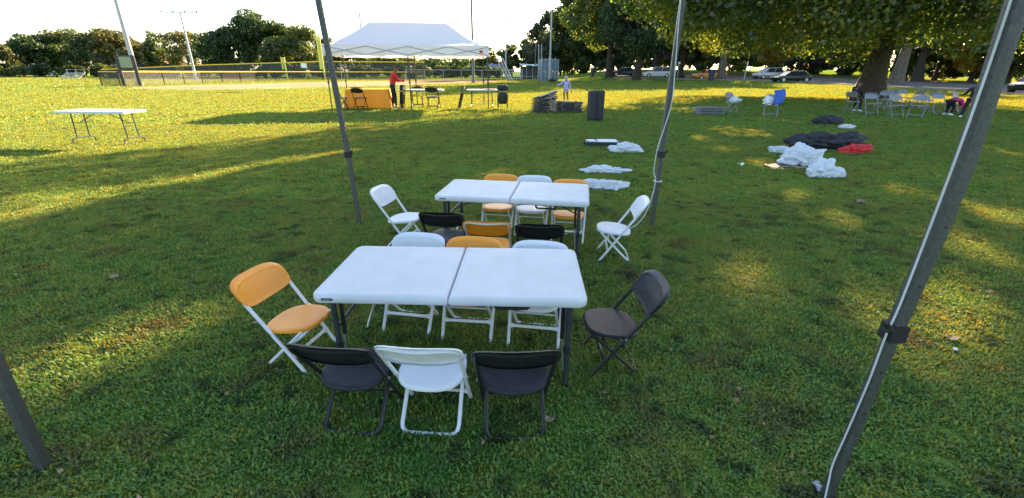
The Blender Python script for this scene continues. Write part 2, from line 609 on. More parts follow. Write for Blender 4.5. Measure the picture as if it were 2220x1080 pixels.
def grassmat():
    m = bpy.data.materials.new('grass_blades')
    m.use_nodes = True
    t = m.node_tree
    t.nodes.clear()
    L = t.links.new
    o = t.nodes.new('ShaderNodeOutputMaterial')
    g = t.nodes.new('ShaderNodeNewGeometry')
    acc = None
    for s, w in ((.8, .24), (5.5, .36)):
        n = t.nodes.new('ShaderNodeTexNoise')
        n.inputs['Scale'].default_value = s
        n.inputs['Detail'].default_value = 5
        L(g.outputs['Position'], n.inputs['Vector'])
        mu = t.nodes.new('ShaderNodeMath')
        mu.operation = 'MULTIPLY_ADD'
        mu.inputs[1].default_value = w
        mr = t.nodes.new('ShaderNodeMapRange')
        mr.inputs[1].default_value, mr.inputs[2].default_value = .3, .7
        L(n.outputs['Fac'], mr.inputs[0])
        L(mr.outputs[0], mu.inputs[0])
        if acc:
            L(acc, mu.inputs[2])
        else:
            mu.inputs[2].default_value = .03
        acc = mu.outputs[0]
    mu = t.nodes.new('ShaderNodeMath')
    mu.operation = 'MULTIPLY_ADD'
    mu.inputs[1].default_value = .34
    L(g.outputs['Random Per Island'], mu.inputs[0])
    L(acc, mu.inputs[2])
    r = t.nodes.new('ShaderNodeValToRGB')
    el = r.color_ramp.elements
    cs = [(.16, (.03, .085, .022)), (.36, (.082, .205, .038)), (.55, (.13, .275, .047)), (.74, (.165, .265, .05)), (.92, (.20, .20, .06))]
    while len(el) < len(cs):
        el.new(.5)
    for e, (p, c) in zip(el, cs):
        e.position = p
        e.color = (*c, 1)
    L(mu.outputs[0], r.inputs['Fac'])
    # worn patches: dry thatch and dark weeds
    base = r.outputs['Color']
    for sc_, lo, hi, cc, fac in ((3.2, .56, .70, (.095, .09, .035), .7), (7.5, .57, .68, (.022, .055, .018), .8), (2.1, .58, .72, (.095, .27, .04), .7)):
        n = t.nodes.new('ShaderNodeTexNoise')
        n.inputs['Scale'].default_value = sc_
        n.inputs['Detail'].default_value = 4
        mp = t.nodes.new('ShaderNodeMapping')
        mp.inputs['Location'].default_value = (sc_ * 3.1, 5.7, sc_)
        L(g.outputs['Position'], mp.inputs['Vector'])
        L(mp.outputs[0], n.inputs['Vector'])
        mr = t.nodes.new('ShaderNodeMapRange')
        mr.inputs[1].default_value, mr.inputs[2].default_value, mr.inputs[4].default_value = lo, hi, fac
        L(n.outputs['Fac'], mr.inputs[0])
        mx = t.nodes.new('ShaderNodeMix')
        mx.data_type = 'RGBA'
        L(mr.outputs[0], mx.inputs[0])
        L(base, mx.inputs[6])
        mx.inputs[7].default_value = (*cc, 1)
        base = mx.outputs[2]
    d = t.nodes.new('ShaderNodeBsdfDiffuse')
    tr = t.nodes.new('ShaderNodeBsdfTranslucent')
    L(base, d.inputs['Color'])
    hs = t.nodes.new('ShaderNodeMix')
    hs.data_type = 'RGBA'
    hs.blend_type = 'MULTIPLY'
    hs.inputs[0].default_value = 1
    hs.inputs[7].default_value = (2.75, 1.08, .42, 1)
    L(base, hs.inputs[6])
    L(hs.outputs[2], tr.inputs['Color'])
    ms = t.nodes.new('ShaderNodeMixShader')
    ms.inputs[0].default_value = .4
    L(d.outputs[0], ms.inputs[1])
    L(tr.outputs[0], ms.inputs[2])
    gl = t.nodes.new('ShaderNodeBsdfGlossy')
    gl.inputs['Roughness'].default_value = .5
    m2 = t.nodes.new('ShaderNodeMixShader')
    m2.inputs[0].default_value = .03
    L(ms.outputs[0], m2.inputs[1])
    L(gl.outputs[0], m2.inputs[2])
    L(m2.outputs[0], o.inputs['Surface'])
    return m


MT['grass'] = grassmat()


def scatter(name, label, pts, tufts, smin, smax):
    tc = bpy.data.collections.new(name + '_tufts')
    for x in tufts:
        tc.objects.link(x)
    me = bpy.data.meshes.new(name)
    me.from_pydata([tuple(p) for p in pts], [], [])
    o = bpy.data.objects.new(name, me)
    COL.objects.link(o)
    ng = bpy.data.node_groups.new(name, 'GeometryNodeTree')
    ng.interface.new_socket('Geometry', in_out='INPUT', socket_type='NodeSocketGeometry')
    ng.interface.new_socket('Geometry', in_out='OUTPUT', socket_type='NodeSocketGeometry')
    N, L = ng.nodes.new, ng.links.new
    gi, go = N('NodeGroupInput'), N('NodeGroupOutput')
    ip = N('GeometryNodeInstanceOnPoints')
    ci = N('GeometryNodeCollectionInfo')
    ci.inputs['Collection'].default_value = tc
    ci.inputs['Separate Children'].default_value = True
    ci.inputs['Reset Children'].default_value = True
    ip.inputs['Pick Instance'].default_value = True
    rv = N('FunctionNodeRandomValue')
    rv.data_type = 'FLOAT_VECTOR'
    rv.inputs[0].default_value = (-.12, -.12, 0)
    rv.inputs[1].default_value = (.12, .12, 6.283)
    rs = N('FunctionNodeRandomValue')
    rs.data_type = 'FLOAT'
    rs.inputs[2].default_value, rs.inputs[3].default_value = smin, smax
    L(gi.outputs[0], ip.inputs['Points'])
    L(ci.outputs[0], ip.inputs['Instance'])
    L(rv.outputs[0], ip.inputs['Rotation'])
    L(rs.outputs[1], ip.inputs['Scale'])
    L(ip.outputs[0], go.inputs[0])
    md = o.modifiers.new('scatter', 'NODES')
    md.node_group = ng
    return tag(o, label, 'grass', kind='stuff')


rg = np.random.default_rng(5)


def inside(poly, x, y):
    c = np.zeros(len(x), bool)
    for (x0, y0), (x1, y1) in zip(poly, poly[1:] + poly[:1]):
        k = (y0 > y) != (y1 > y)
        c ^= k & (x < (x1 - x0) * (y - y0) / ((y1 - y0) or 1e-9) + x0)
    return c


BARE = [pxpoly(INF), pxpoly(ROAD)]


def field(y0, y1, dens, margin=1.5, xmax=60, gap=5.0):
    """points inside the wedge in front of the camera (and a step to either side)"""
    A = (y1 - y0) * 2 * xmax
    n = int(A * dens)
    y = rg.uniform(y0, y1, n)
    x = rg.uniform(-xmax, xmax, n)
    ok = np.abs(x) < 1.16 * (y * .93 + .55) + margin
    x, y = x[ok], y[ok]
    s = gap
    nz = np.array([noise.noise(Vector((a * s, b * s, .3))) + .5 * noise.noise(Vector((a * s * 2.7, b * s * 2.7, 4.1))) for a, b in zip(x, y)])
    zz = np.array([HZ(a, b) for a, b in zip(x, y)])
    ok = (nz > -.42) | (rg.random(len(x)) < (.5 if y1 < 6 else .6))
    for poly in BARE:
        ok &= ~inside(poly, x, y)
    return np.stack([x[ok], y[ok], zz[ok]], 1)


t_near = [tuft(i, 26, .045, .009, .029, .0040, 'grass_tuft') for i in range(6)]
t_mid = [tuft(20 + i, 30, .13, .009, .026, .0062, 'grass_tuft') for i in range(5)]
t_far = [tuft(40 + i, 30, .34, .012, .032, .014, 'grass_tuft') for i in range(4)]
t_vfar = [tuft(60 + i, 34, .95, .012, .034, .045, 'grass_tuft') for i in range(3)]
scatter('grass', 'short mixed lawn grass under the tables and chairs', field(.7, 5.2, 1150, .8, 8.5), t_near, .7, 1.35)
scatter('grass', 'mown grass of the middle lawn beyond the tables', field(5.2, 13, 160, 1.5, 17, 2.5), t_mid, .7, 1.4)
scatter('grass', 'mown grass of the sunny field by the white canopy', field(13, 34, 24, 3, 42, 1.2), t_far, .7, 1.4)
scatter('grass', 'distant mown grass of the field before the trees and fences', field(34, 92, 2.6, 6, 110, .5), t_vfar, .7, 1.5)

# ------------------------------------------------------------------ trees
PATCH = [(250, 755, 95, 26), (330, 722, 50, 18), (60, 805, 70, 24), (1680, 590, 75, 40), (1640, 640, 45, 22), (1955, 715, 60, 45), (1990, 655, 50, 30), (2065, 615, 80, 32), (2150, 560, 60, 40), (2135, 690, 50, 40),
         (1975, 420, 65, 24), (1600, 285, 70, 12), (1650, 355, 55, 10), (1560, 322, 45, 8), (1720, 420, 45, 14), (1090, 377, 45, 7), (2180, 470, 45, 40), (2080, 530, 40, 20), (1520, 300, 30, 8), (1780, 470, 40, 16),
         (1480, 240, 60, 8), (1330, 232, 50, 7), (1700, 262, 50, 8), (2160, 262, 70, 12), (2190, 330, 45, 14)]
GAPS = []
for (a, b, c, d) in PATCH:
    g0 = G(a, b)
    GAPS.append((g0.x, g0.y, max(.34, (G(a + c, b) - G(a - c, b)).length / 2), max(.36, (G(a, b - d).y - G(a, b + d).y) / 2)))
STREAK = [(-150, 512), (-150, 455), (0, 430), (150, 413), (300, 394), (480, 366), (650, 340), (780, 322), (780, 327), (650, 349), (480, 380), (300, 414), (150, 448), (0, 484)]


def leaves(name, centers, radii, n, size, m, parent, seed, flat=.75, shell=.55, gaps=False):
    r = np.random.default_rng(seed)
    C = np.array(centers)
    R = np.array(radii)
    w = R ** 2
    k = r.choice(len(C), n, p=w / w.sum())
    d = r.normal(size=(n, 3))
    d /= np.linalg.norm(d, axis=1)[:, None]
    q = np.where(r.random(n) < shell, r.uniform(.8, 1.05, n), r.random(n) ** .5)
    P = C[k] + d * (q * R[k])[:, None] * np.array([1, 1, flat])
    if gaps:                                          # openings in the crown that let the low sun through to the lawn
        o_ = parent.location
        gx = P[:, 0] + o_.x - SUNV.x * P[:, 2]
        gy = P[:, 1] + o_.y - SUNV.y * P[:, 2]
        wob = .16 * np.sin(gx * 2.3 + 1) + .12 * np.sin(gx * 5.1 + gy * 1.7)
        cut = inside(pxpoly(STREAK), gx, gy + wob) & (r.random(n) < np.clip(.92 + .15 * np.sin(gx * 3.1 + gy * 2.2), .7, .97))
        for (cx_, cy_, ra, rb) in GAPS:
            e = ((gx - cx_) / ra) ** 2 + ((gy - cy_) / rb) ** 2
            cut |= r.random(n) < np.clip(1.45 - e, 0, .8)
        P, d, k = P[~cut], d[~cut], k[~cut]
        n = len(P)
    nr = d * .5 + r.normal(size=(n, 3)) * .7 + np.array([0, 0, .35])
    nr /= np.linalg.norm(nr, axis=1)[:, None]
    a = np.cross(nr, r.normal(size=(n, 3)))
    a /= np.linalg.norm(a, axis=1)[:, None]
    b = np.cross(nr, a)
    s = size * r.uniform(.55, 1.35, n)[:, None]
    V = np.empty((n, 4, 3))
    V[:, 0] = P - a * s * .5
    V[:, 1] = P + b * s * .36 + nr * s * .08
    V[:, 2] = P + a * s * .55
    V[:, 3] = P - b * s * .36 + nr * s * .08
    V = V.reshape(-1, 3)
    me = bpy.data.meshes.new(name)
    me.vertices.add(n * 4)
    me.vertices.foreach_set('co', V.ravel())
    me.loops.add(n * 4)
    me.loops.foreach_set('vertex_index', np.arange(n * 4, dtype=np.int32))
    me.polygons.add(n)
    me.polygons.foreach_set('loop_start', np.arange(0, n * 4, 4, dtype=np.int32))
    me.polygons.foreach_set('loop_total', np.full(n, 4, dtype=np.int32))
    me.materials.append(m)
    me.update(calc_edges=True)
    o = bpy.data.objects.new(name, me)
    COL.objects.link(o)
    o.parent = parent
    return o


def tree(name, label, pos, h, rad, zc, rz, n, size, lf, seed, tr=.25, bark='bark', clumps=26, crad=.3, group=None,
         lean=(0, 0), lower=.0, squash=.8, trunk_top=.72, flare=1.7, extra=None, limb=.45, limb0=.32, gaps=False):
    """pos base; crown ellipsoid radius rad (x,y) / rz (z) about height zc"""
    rnd = random.Random(seed)
    root = thing(name, label, 'tree', pos, 0, group)
    rx, ry = rad if isinstance(rad, tuple) else (rad, rad)
    cs, rs = [], []
    k = 0
    while len(cs) < clumps and k < 4000:
        k += 1
        v = Vector((rnd.uniform(-1, 1), rnd.uniform(-1, 1), rnd.uniform(-1, 1)))
        if not .35 < v.length < 1:
            continue
        p = Vector((v.x * rx * .82, v.y * ry * .82, zc + v.z * rz * .85))
        p += Vector((lean[0], lean[1], 0))
        rc = crad * (rx + ry) * .5 * rnd.uniform(.65, 1.3)
        if any((p - Vector(c)).length < .45 * rc for c in cs):
            continue
        cs.append(tuple(p))
        rs.append(rc)
    if extra:
        for (c, q) in extra:
            cs.append(c)
            rs.append(q)
    b = MB()
    top = Vector((lean[0] * .6, lean[1] * .6, zc + rz * (trunk_top - .6)))
    mid = Vector((rnd.uniform(-.1, .1) * tr * 4, rnd.uniform(-.3, .3) * tr, top.z * .5))
    pth = smoothpath([(0, 0, -.1), (0, 0, .25 * tr), (0, 0, 1.3 * tr + .4), mid, top], 4)
    N = len(pth)
    rr = []
    for i, p in enumerate(pth):
        f = p.z / max(top.z, .1)
        rr.append(tr * ((1 - .72 * max(f, 0)) + (flare - 1) * math.exp(-max(p.z, 0) / (1.3 * tr))))
    b.tube(pth, rr, 12)
    order = sorted(range(len(cs)), key=lambda i: -rs[i])[:18]
    for i in order:
        c = Vector(cs[i])
        f = min(.9, max(limb0, (c.z * .62) / max(top.z, .1)))
        j = min((q_ for q_ in range(N) if pth[q_].z >= f * top.z * .8), default=N - 2)
        j = min(j, N - 2)
        s0 = pth[j]
        r0 = rr[j] * limb
        m1 = s0.lerp(c, .5) + Vector((0, 0, (c - s0).length * .10))
        q = smoothpath([s0, m1, c], 4)
        b.tube(q, [r0 * (1 - .8 * t / (len(q) - 1)) for t in range(len(q))], 6, caps=False)
    b.build('trunk', MT[bark], root, smooth='all')
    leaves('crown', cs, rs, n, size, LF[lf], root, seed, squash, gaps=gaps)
    return root


BIG = G(1881, 213)
_ro = random.Random(8)
low = []
for k in range(30):                                   # low hanging sprays on the camera side
    an = _ro.uniform(PI * .95, PI * 2.02)
    rr_ = _ro.uniform(4.5, 14.5)
    low.append(((rr_ * math.cos(an) - 1, rr_ * math.sin(an) * .62, _ro.uniform(3.4, 6.4)), _ro.uniform(1.3, 2.3)))
tree('oak_tree', 'huge old tree with flared dark trunk behind the grey folding chairs', BIG, 17, (15.5, 14.5), 9.8, 7.2, 235000, .215, 'oak', 3, tr=.58,
     clumps=80, crad=.19, flare=1.95, trunk_top=1.0, lean=(-1.2, 0), limb=.26, limb0=.55, gaps=True,
     extra=[((-13.5, -2.5, 6.0), 3.0), ((-14.5, -4, 9.5), 3.0), ((-12, -6, 5.2), 2.6), ((-9, -4, 4.0), 2.4), ((-5, -5, 4.6), 2.2), ((3, -5, 4.4), 2.4),
            ((-14.8, 1, 7.8), 2.8), ((7, -4, 5), 2.6), ((10, -2, 4.6), 2.6),
            ((-16.2, 1.4, 12), 2.2), ((-15.4, 1, 10.4), 2.2), ((-16.8, 1.5, 13.6), 1.8), ((-15, .5, 8.6), 2.0), ((-8.6, 0, 13.2), 3.0), ((-10.5, 0, 12.4), 2.8), ((-6.6, 0, 13.8), 2.8), ((-12.6, .5, 13), 2.6), ((-9, 1, 15), 2.6),  # unseen upper clumps, added to shade the tables and the left lawn
            ((-2.5, -3.5, 4.6), 1.9), ((1.2, -3.6, 4.3), 1.9), ((3.6, -3, 4.8), 2.0), ((-.5, -2.4, 5.6), 2.0), ((-4.5, -3, 5.4), 2.2), ((5.5, -3.4, 5.2), 2.2), ((2.2, -2, 6.2), 2.2)])
OAK = COL.objects.get('oak_tree')
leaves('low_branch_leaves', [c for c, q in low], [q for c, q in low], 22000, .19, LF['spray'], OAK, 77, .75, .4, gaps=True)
bl_ = MB()
for c, q in low:
    bl_.tube(smoothpath([(c[0] * .12 - .8, c[1] * .12, 5.6), (c[0] * .55, c[1] * .55, c[2] + 1.6), c], 4), [.11, .10, .09, .08, .07, .06, .05, .04, .02], 5, caps=False)
bl_.build('low_branch', MT['bark'], OAK, smooth='all')
gr = 'tall trees lining the park road'
tree('shade_tree', 'dark bushy tree with thick trunk nearest the white car', GT(1380, 173.5), 13, (6.0, 5.2), 7.0, 5.2, 17000, .34, 'dark', 11, tr=.62, clumps=34,
     crad=.27, group=gr, flare=1.25)
tree('shade_tree', 'olive green tree left of the dark bushy tree with thick trunk', GT(1320, 168.6), 20, (9.5, 7), 11.5, 8.6, 22000, .42, 'oak', 12, tr=.6, clumps=38, crad=.25, group=gr,
     flare=1.3)
tree('shade_tree', 'tree with low gold spray at the open sky end of the tree line', GD(1262, 118), 24, (9.5, 7), 13.5, 11.5, 17000, .55, 'oak', 13, tr=.55, clumps=30, crad=.26,
     group=gr)
tree('shade_tree', 'tree standing just behind the white car', GT(1420, 166.6), 24, (9.5, 7), 14, 10.5, 17000, .5, 'oak', 14, tr=.5, clumps=32, crad=.25, group=gr)
tree('shade_tree', 'tree behind the grey canopy pole by the kerb', GT(1473, 170), 18, (8.5, 7), 10.5, 7.6, 17000, .42, 'oak', 15, tr=.5, clumps=32, crad=.25, group=gr)
tree('shade_tree', 'yellow backlit tree with pale straight trunk beside the orange car', GT(1561, 173.5), 15, (8, 6.5), 9.6, 6.8, 16000, .38, 'yellow', 16, tr=.6, bark='bark_pale', clumps=34,
     crad=.22, group=gr)
tree('shade_tree', 'tree with mottled pale trunk just behind the huge old tree', GT(1941, 184), 14, (7, 6), 8.5, 5.4, 10000, .32, 'oak', 17, tr=.7, bark='bark_pale', clumps=30, crad=.26, group=gr,
     flare=1.25)
tree('shade_tree', 'slim dark tree to the right of the mottled pale trunk', GT(1986, 177), 14, (6.5, 6), 8.8, 5.6, 9000, .34, 'olive', 18, tr=.6, clumps=30, crad=.27, group=gr)
tree('shade_tree', 'small gold leaved tree above the parked silver car', GD(1672, 84), 9, (4.5, 4), 5.4, 3.4, 5200, .40, 'yellow', 19, tr=.28, clumps=22, crad=.3, group=gr)
# the wood edge beyond the road: single trees, each with its own crown
gw = 'trees of the wood edge beyond the road'
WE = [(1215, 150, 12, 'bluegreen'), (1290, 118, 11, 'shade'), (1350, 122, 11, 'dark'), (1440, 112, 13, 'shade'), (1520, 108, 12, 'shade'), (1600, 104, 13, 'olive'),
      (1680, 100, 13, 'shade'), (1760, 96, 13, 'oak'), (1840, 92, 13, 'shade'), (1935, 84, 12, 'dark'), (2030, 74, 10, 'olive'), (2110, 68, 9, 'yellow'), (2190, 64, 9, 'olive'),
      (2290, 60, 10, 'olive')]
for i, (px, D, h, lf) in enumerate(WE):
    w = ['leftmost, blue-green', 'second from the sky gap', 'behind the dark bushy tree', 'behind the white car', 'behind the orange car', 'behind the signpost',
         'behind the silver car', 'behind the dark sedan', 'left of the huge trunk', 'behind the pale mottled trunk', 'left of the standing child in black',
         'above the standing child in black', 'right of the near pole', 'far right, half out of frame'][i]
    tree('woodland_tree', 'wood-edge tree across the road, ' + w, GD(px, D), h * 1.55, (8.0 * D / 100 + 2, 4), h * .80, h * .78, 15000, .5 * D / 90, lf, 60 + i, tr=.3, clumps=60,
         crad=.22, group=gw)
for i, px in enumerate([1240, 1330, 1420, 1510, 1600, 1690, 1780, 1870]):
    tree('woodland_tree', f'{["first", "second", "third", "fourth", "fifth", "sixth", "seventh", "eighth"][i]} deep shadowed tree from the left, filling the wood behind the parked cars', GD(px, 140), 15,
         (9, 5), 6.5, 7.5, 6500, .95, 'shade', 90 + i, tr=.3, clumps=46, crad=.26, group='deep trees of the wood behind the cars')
# far-left tree line beyond the ball field
gl_ = 'tree line beyond the ball field'
FT = [(8, 108, 6.2, 5.5, 'autumn', 'rust coloured tree at the left edge of the photograph', 4200),
      (92, 116, 8.4, 6.0, 'dark', 'dark tree right of the rust coloured edge tree', 5200),
      (150, 120, 9.4, 6.0, 'olive', 'olive tree behind the grey bleachers', 5200),
      (215, 118, 10.0, 7.0, 'olive', 'broad green and brown tree left of the scoreboard', 6500),
      (268, 112, 9.6, 5.4, 'autumn', 'browning tree directly behind the scoreboard', 4600),
      (312, 116, 7.6, 3.6, 'dark', 'small dark tree right of the leaning-looking light pole', 2400),
      (350, 126, 10.5, 5.6, 'olive', 'thin tree with sky showing through, left of the second light pole', 2100),
      (415, 122, 10.2, 5.6, 'autumn', 'thin brownish tree crossed by the second light pole', 2600),
      (500, 112, 11.0, 7.6, 'dark', 'large dark green tree right of the second light pole', 9000),
      (575, 110, 13.2, 8.4, 'dark', 'tallest domed dark green tree of the far line', 11000),
      (640, 106, 10.6, 6.6, 'olive', 'sunlit green tree at the right flank of the tall dome', 6500),
      (690, 118, 10.8, 5.2, 'dark', 'tree behind the lime foul pole', 3800),
      (762, 124, 9.6, 7.4, 'dark', 'tree peeping out above the left end of the white canopy', 4200),
      (860, 118, 5.4, 6.5, 'olive', 'low tree seen under the canopy left of the red jacket', 3400),
      (960, 116, 5.2, 6.5, 'dark', 'low tree seen under the canopy right of the red jacket', 3400),
      (1046, 130, 7.6, 4.4, 'olive', 'small tree peeping over the right end of the white canopy', 1900),
      (1109, 126, 9.0, 3.8, 'olive', 'rounded pale green tree behind the distant lamp post', 3400),
      (1150, 136, 9.0, 3.6, 'bluegreen', 'thin hazy tree behind the teal roofed dugout', 1500),
      (1188, 128, 12.6, 6.2, 'bluegreen', 'tall grey-green tree beside the blue batting cage', 5200)]
for i, (px, D, h, r_, lf, lab, n) in enumerate(FT):
    h *= 1.13 if px < 480 else 1.0
    r_ *= 1.15
    tree('field_tree', lab, GD(px, D), h, (r_, r_ * .8), h * .52, h * .46, int(n * 1.8), .5, lf, 100 + i, tr=.28, clumps=40, crad=.23, group=gl_)
rs_ = random.Random(9)
SHR = [30, 120, 185, 245, 300, 345, 395, 450, 520, 590, 650, 715, 790, 880, 930, 1000, 1060]
ORD = ['first', 'second', 'third', 'fourth', 'fifth', 'sixth', 'seventh', 'eighth', 'ninth', 'tenth', 'eleventh', 'twelfth', 'thirteenth', 'fourteenth', 'fifteenth',
       'sixteenth', 'seventeenth', 'eighteenth', 'nineteenth', 'twentieth', 'twenty-first', 'twenty-second', 'twenty-third']
for i, px in enumerate(SHR):
    r0 = thing('shrub', f'{ORD[i]} low dark shrub from the left along the far edge of the ball field', 'shrub', GD(px, 100), 0, 'shrubs along the far edge of the ball field')
    cs = [(rs_.uniform(-3.6, 3.6), rs_.uniform(-1, 1), rs_.uniform(.7, 1.9)) for _ in range(9)]
    leaves('crown', cs, [rs_.uniform(.7, 1.2) for _ in cs], 1500, .5, LF[rs_.choice(['dark', 'olive', 'shade'])], r0, 300 + i)
    MB().tube([(0, 0, -.05), (.1, 0, .8), (.3, 0, 1.6)], [.09, .07, .03], 6).build('stem', MT['bark'], r0)
for i, px in enumerate([1280, 1330, 1385, 1440, 1485, 1530, 1580, 1625, 1675, 1725, 1775, 1820, 1865, 1975, 2050, 2120, 2185]):
    D = 116 - (px - 1280) * .05
    r0 = thing('shrub', f'{ORD[i]} bushy shrub from the left beyond the park road', 'shrub', GD(px, D), 0, 'shrubs beyond the park road')
    cs = [(rs_.uniform(-4, 4), rs_.uniform(-1, 1), rs_.uniform(.5, 3.2)) for _ in range(13)]
    leaves('crown', cs, [rs_.uniform(.6, 1.1) for _ in cs], 2100, .42, LF[rs_.choice(['shade', 'olive', 'shade', 'oak'])], r0, 330 + i)
    MB().tube([(0, 0, -.05), (.1, 0, .8), (.3, 0, 1.6)], [.09, .07, .03], 6).build('stem', MT['bark'], r0)
# ------------------------------------------------------------------ folding chairs
def pad(outline, rings, S, n=28):
    """closed pad: outline(theta)->(a,b); rings=[(t,d)] from front centre over the rim to back centre"""
    b = MB()
    R = []
    for t, d in rings:
        R.append([S(*[q * t for q in outline(2 * PI * k / n)], d) for k in range(n)])
    b.rings(R)
    return b


def superell(hx, hy0, hy1, e0, e1):
    def f(th):
        c, s = math.cos(th), math.sin(th)
        e, hy = (e1, hy1) if s > 0 else (e0, hy0)
        return (hx * math.copysign(abs(c) ** (2 / e), c), hy * math.copysign(abs(s) ** (2 / e), s))
    return f


def rail_y(z):
    return .125 - .325 * z / .52


SEAT_OUT = superell(.142, .122, .148, 2.5, 3.4)


def seat_S(a, b, d):
    r2 = (a / .142) ** 2
    return (a * (1 - .10 * max(0, b / .148) ** 2), b - .0, .272 + .09 * b + d - .007 * (1 - r2) * (1 - (b / .15) ** 2) - (.012 * max(0, b / .148) ** 4))


BACK_OUT = superell(.166, .062, .066, 4.6, 3.2)


def back_S(a, b, d):
    z = .458 + b
    u = a / .166
    y = rail_y(z) + .010 - .020 * (1 - u * u) + d
    return (a, y, z + .006 * (u * u) * (1 if b > 0 else 0) - .010 * (1 - u * u) * (1 if b < 0 else 0) * min(1, -b / .06) + d * -.5)


def make_chair(label, seat_m, frame_m, bolt_m=None):
    root = thing('folding_chair', label, 'chair')
    pad(SEAT_OUT, [(.001, 0), (.35, 0), (.7, 0), (.9, .001), (.965, -.001), (1, -.007), (1, -.018), (.95, -.021), (.9, -.012), (.001, -.012)], seat_S).build('seat', seat_m, root, smooth=True)
    bk = pad(BACK_OUT, [(.001, 0), (.4, 0), (.75, 0), (.86, .001), (.90, .004), (.965, .004), (1, -.002), (1.01, -.016), (.985, -.026), (.93, -.026), (.90, -.010), (.001, -.010)],
             back_S, 40).build('backrest', seat_m, root, smooth=True)
    fr = MB()
    zt = .512
    pts = [(-.138, .125, .003), (-.140, rail_y(.1), .1), (-.147, rail_y(.28), .28), (-.152, rail_y(.44) - .004, .44), (-.150, rail_y(zt) - .004, zt),
           (0, rail_y(zt) - .026, zt - .006), (.150, rail_y(zt) - .004, zt), (.152, rail_y(.44) - .004, .44), (.147, rail_y(.28), .28), (.140, rail_y(.1), .1), (.138, .125, .003)]
    fr.tube(fillet(pts, .055, 6), .0092, 8)
    fr.build('front_frame', frame_m, root, smooth=True)
    rp = [(-.118, .118, .262), (-.122, -.118, .012), (.122, -.118, .012), (.118, .118, .262)]
    MB().tube(fillet(rp, .045, 6), .0088, 8).build('rear_leg_frame', frame_m, root, smooth=True)
    st = MB()
    ys = rail_y(.105)
    st.rings([[(x, ys + w * .4, .105 - h), (x, ys - w * .4, .105 - h), (x, ys - w * .4 - .004, .105 + h), (x, ys + w * .4 - .004, .105 + h)]
              for x, h, w in ((-.141, .013, .016), (-.128, .012, .016), (-.11, .006, .012), (.11, .006, .012), (.128, .012, .016), (.141, .013, .016))])
    st.build('stretcher', frame_m, root, bev=0)
    st = MB().tube([(-.125, .05, .19), (.125, .05, .19)], .005, 6).build('seat_rod', frame_m, root)
    for s in (-1, 1):
        MB().tube([(s * .136, rail_y(.255), .255), (s * .158, rail_y(.255), .255)], .0075, 8).build('pivot_bolt', bolt_m or MT['chrome'], root)
    return root


cg = 'small plastic folding chairs around the two near tables'
wp, bp_, op = (MT['white_plastic'], MT['white_metal']), (MT['black_plastic'], MT['black_metal']), (MT['orange_plastic'], MT['white_metal'])
W0 = make_chair('white folding chair between the two black ones at the front, back to camera', *wp)
B0 = make_chair('black folding chair at the near left of the front table, back to camera', *bp_)
O0 = make_chair('orange folding chair at the left end of the front table', *op)
PLACED = set()


def chair(proto, label, xy, face, tilt=0):
    """face: heading of the seat front in degrees from +x"""
    rz = math.radians(face - 90)
    if proto.name not in PLACED:
        PLACED.add(proto.name)
        proto.location = (xy[0], xy[1], -.007)
        proto.rotation_euler = (0, 0, rz)
        proto['label'] = label
        proto['group'] = cg
        proto.scale = (1, 1, .95)
        return proto
    return dup(proto, label, (xy[0], xy[1], -.007), rz, cg)


PROTO_KIDS = True
chair(B0, 'black folding chair at the near left of the front table, back to camera', (-.660, 1.605), 90 - 7)
chair(W0, 'white folding chair between the two black ones nearest the camera', (-.336, 1.602), 90 - 4)
chair(B0, 'black folding chair nearest the camera on the right, beside the white one', (.012, 1.582), 90 + 2)
chair(W0, 'white folding chair behind the front table, left of the orange one', (-.597, 2.385), -90 - 10)
chair(O0, 'orange folding chair tucked behind the front table between two white ones', (-.245, 2.315), -90 - 6)
chair(W0, 'white folding chair behind the front table, right of the orange one', (.135, 2.25), -90 - 9)
chair(O0, 'orange folding chair at the left end of the front table', (-1.12, 2.05), -13).scale = (1, 1, .90)
chair(B0, 'black folding chair at the right end of the front table', (.518, 2.015), 180).scale = (1, 1, .90)
chair(B0, 'black folding chair with its back to camera at the left of the back table', (-.49, 3.27), 90 - 6)
OB = make_chair('orange folding chair with pale rim, back to camera, at the back table', MT['orange_plastic'], mat('beige_painted_steel', (.62, .52, .42), .4))
chair(OB, 'orange folding chair with pale rim between two black ones at the back table', (-.155, 3.08), 90 - 5)
chair(B0, 'black folding chair with its back to camera at the right of the back table', (.195, 3.02), 90 - 4)
chair(O0, 'orange folding chair behind the back table on the left', (-.135, 4.10), -90 - 9)
chair(W0, 'white folding chair behind the back table between two orange ones', (.18, 4.04), -90 - 9)
chair(O0, 'orange folding chair behind the back table on the right', (.505, 3.88), -90 - 9)
chair(W0, 'white folding chair at the left end of the back table', (-.94, 3.74), -12)
chair(W0, 'white folding chair at the right end of the back table, cord end beside it', (.835, 3.47), 180 - 8)


# ------------------------------------------------------------------ folding tables
def half_top(L, Wd, H, side, th=.042):
    b = MB()
    x0, x1 = (-L / 2, -.0012) if side < 0 else (.0012, L / 2)
    r = (.045, .006, .006, .045) if side < 0 else (.006, .045, .045, .006)
    R = []
    for ins, z in ((.03, -th), (.006, -th), (.001, -th + .006), (0, -.02), (.001, -.012), (.005, -.004), (.012, 0), (.03, 0)):
        R.append([(x, y, H + z) for x, y in rrect(x0, x1, -Wd / 2, Wd / 2, r, ins)])
    b.rings(R)
    return b


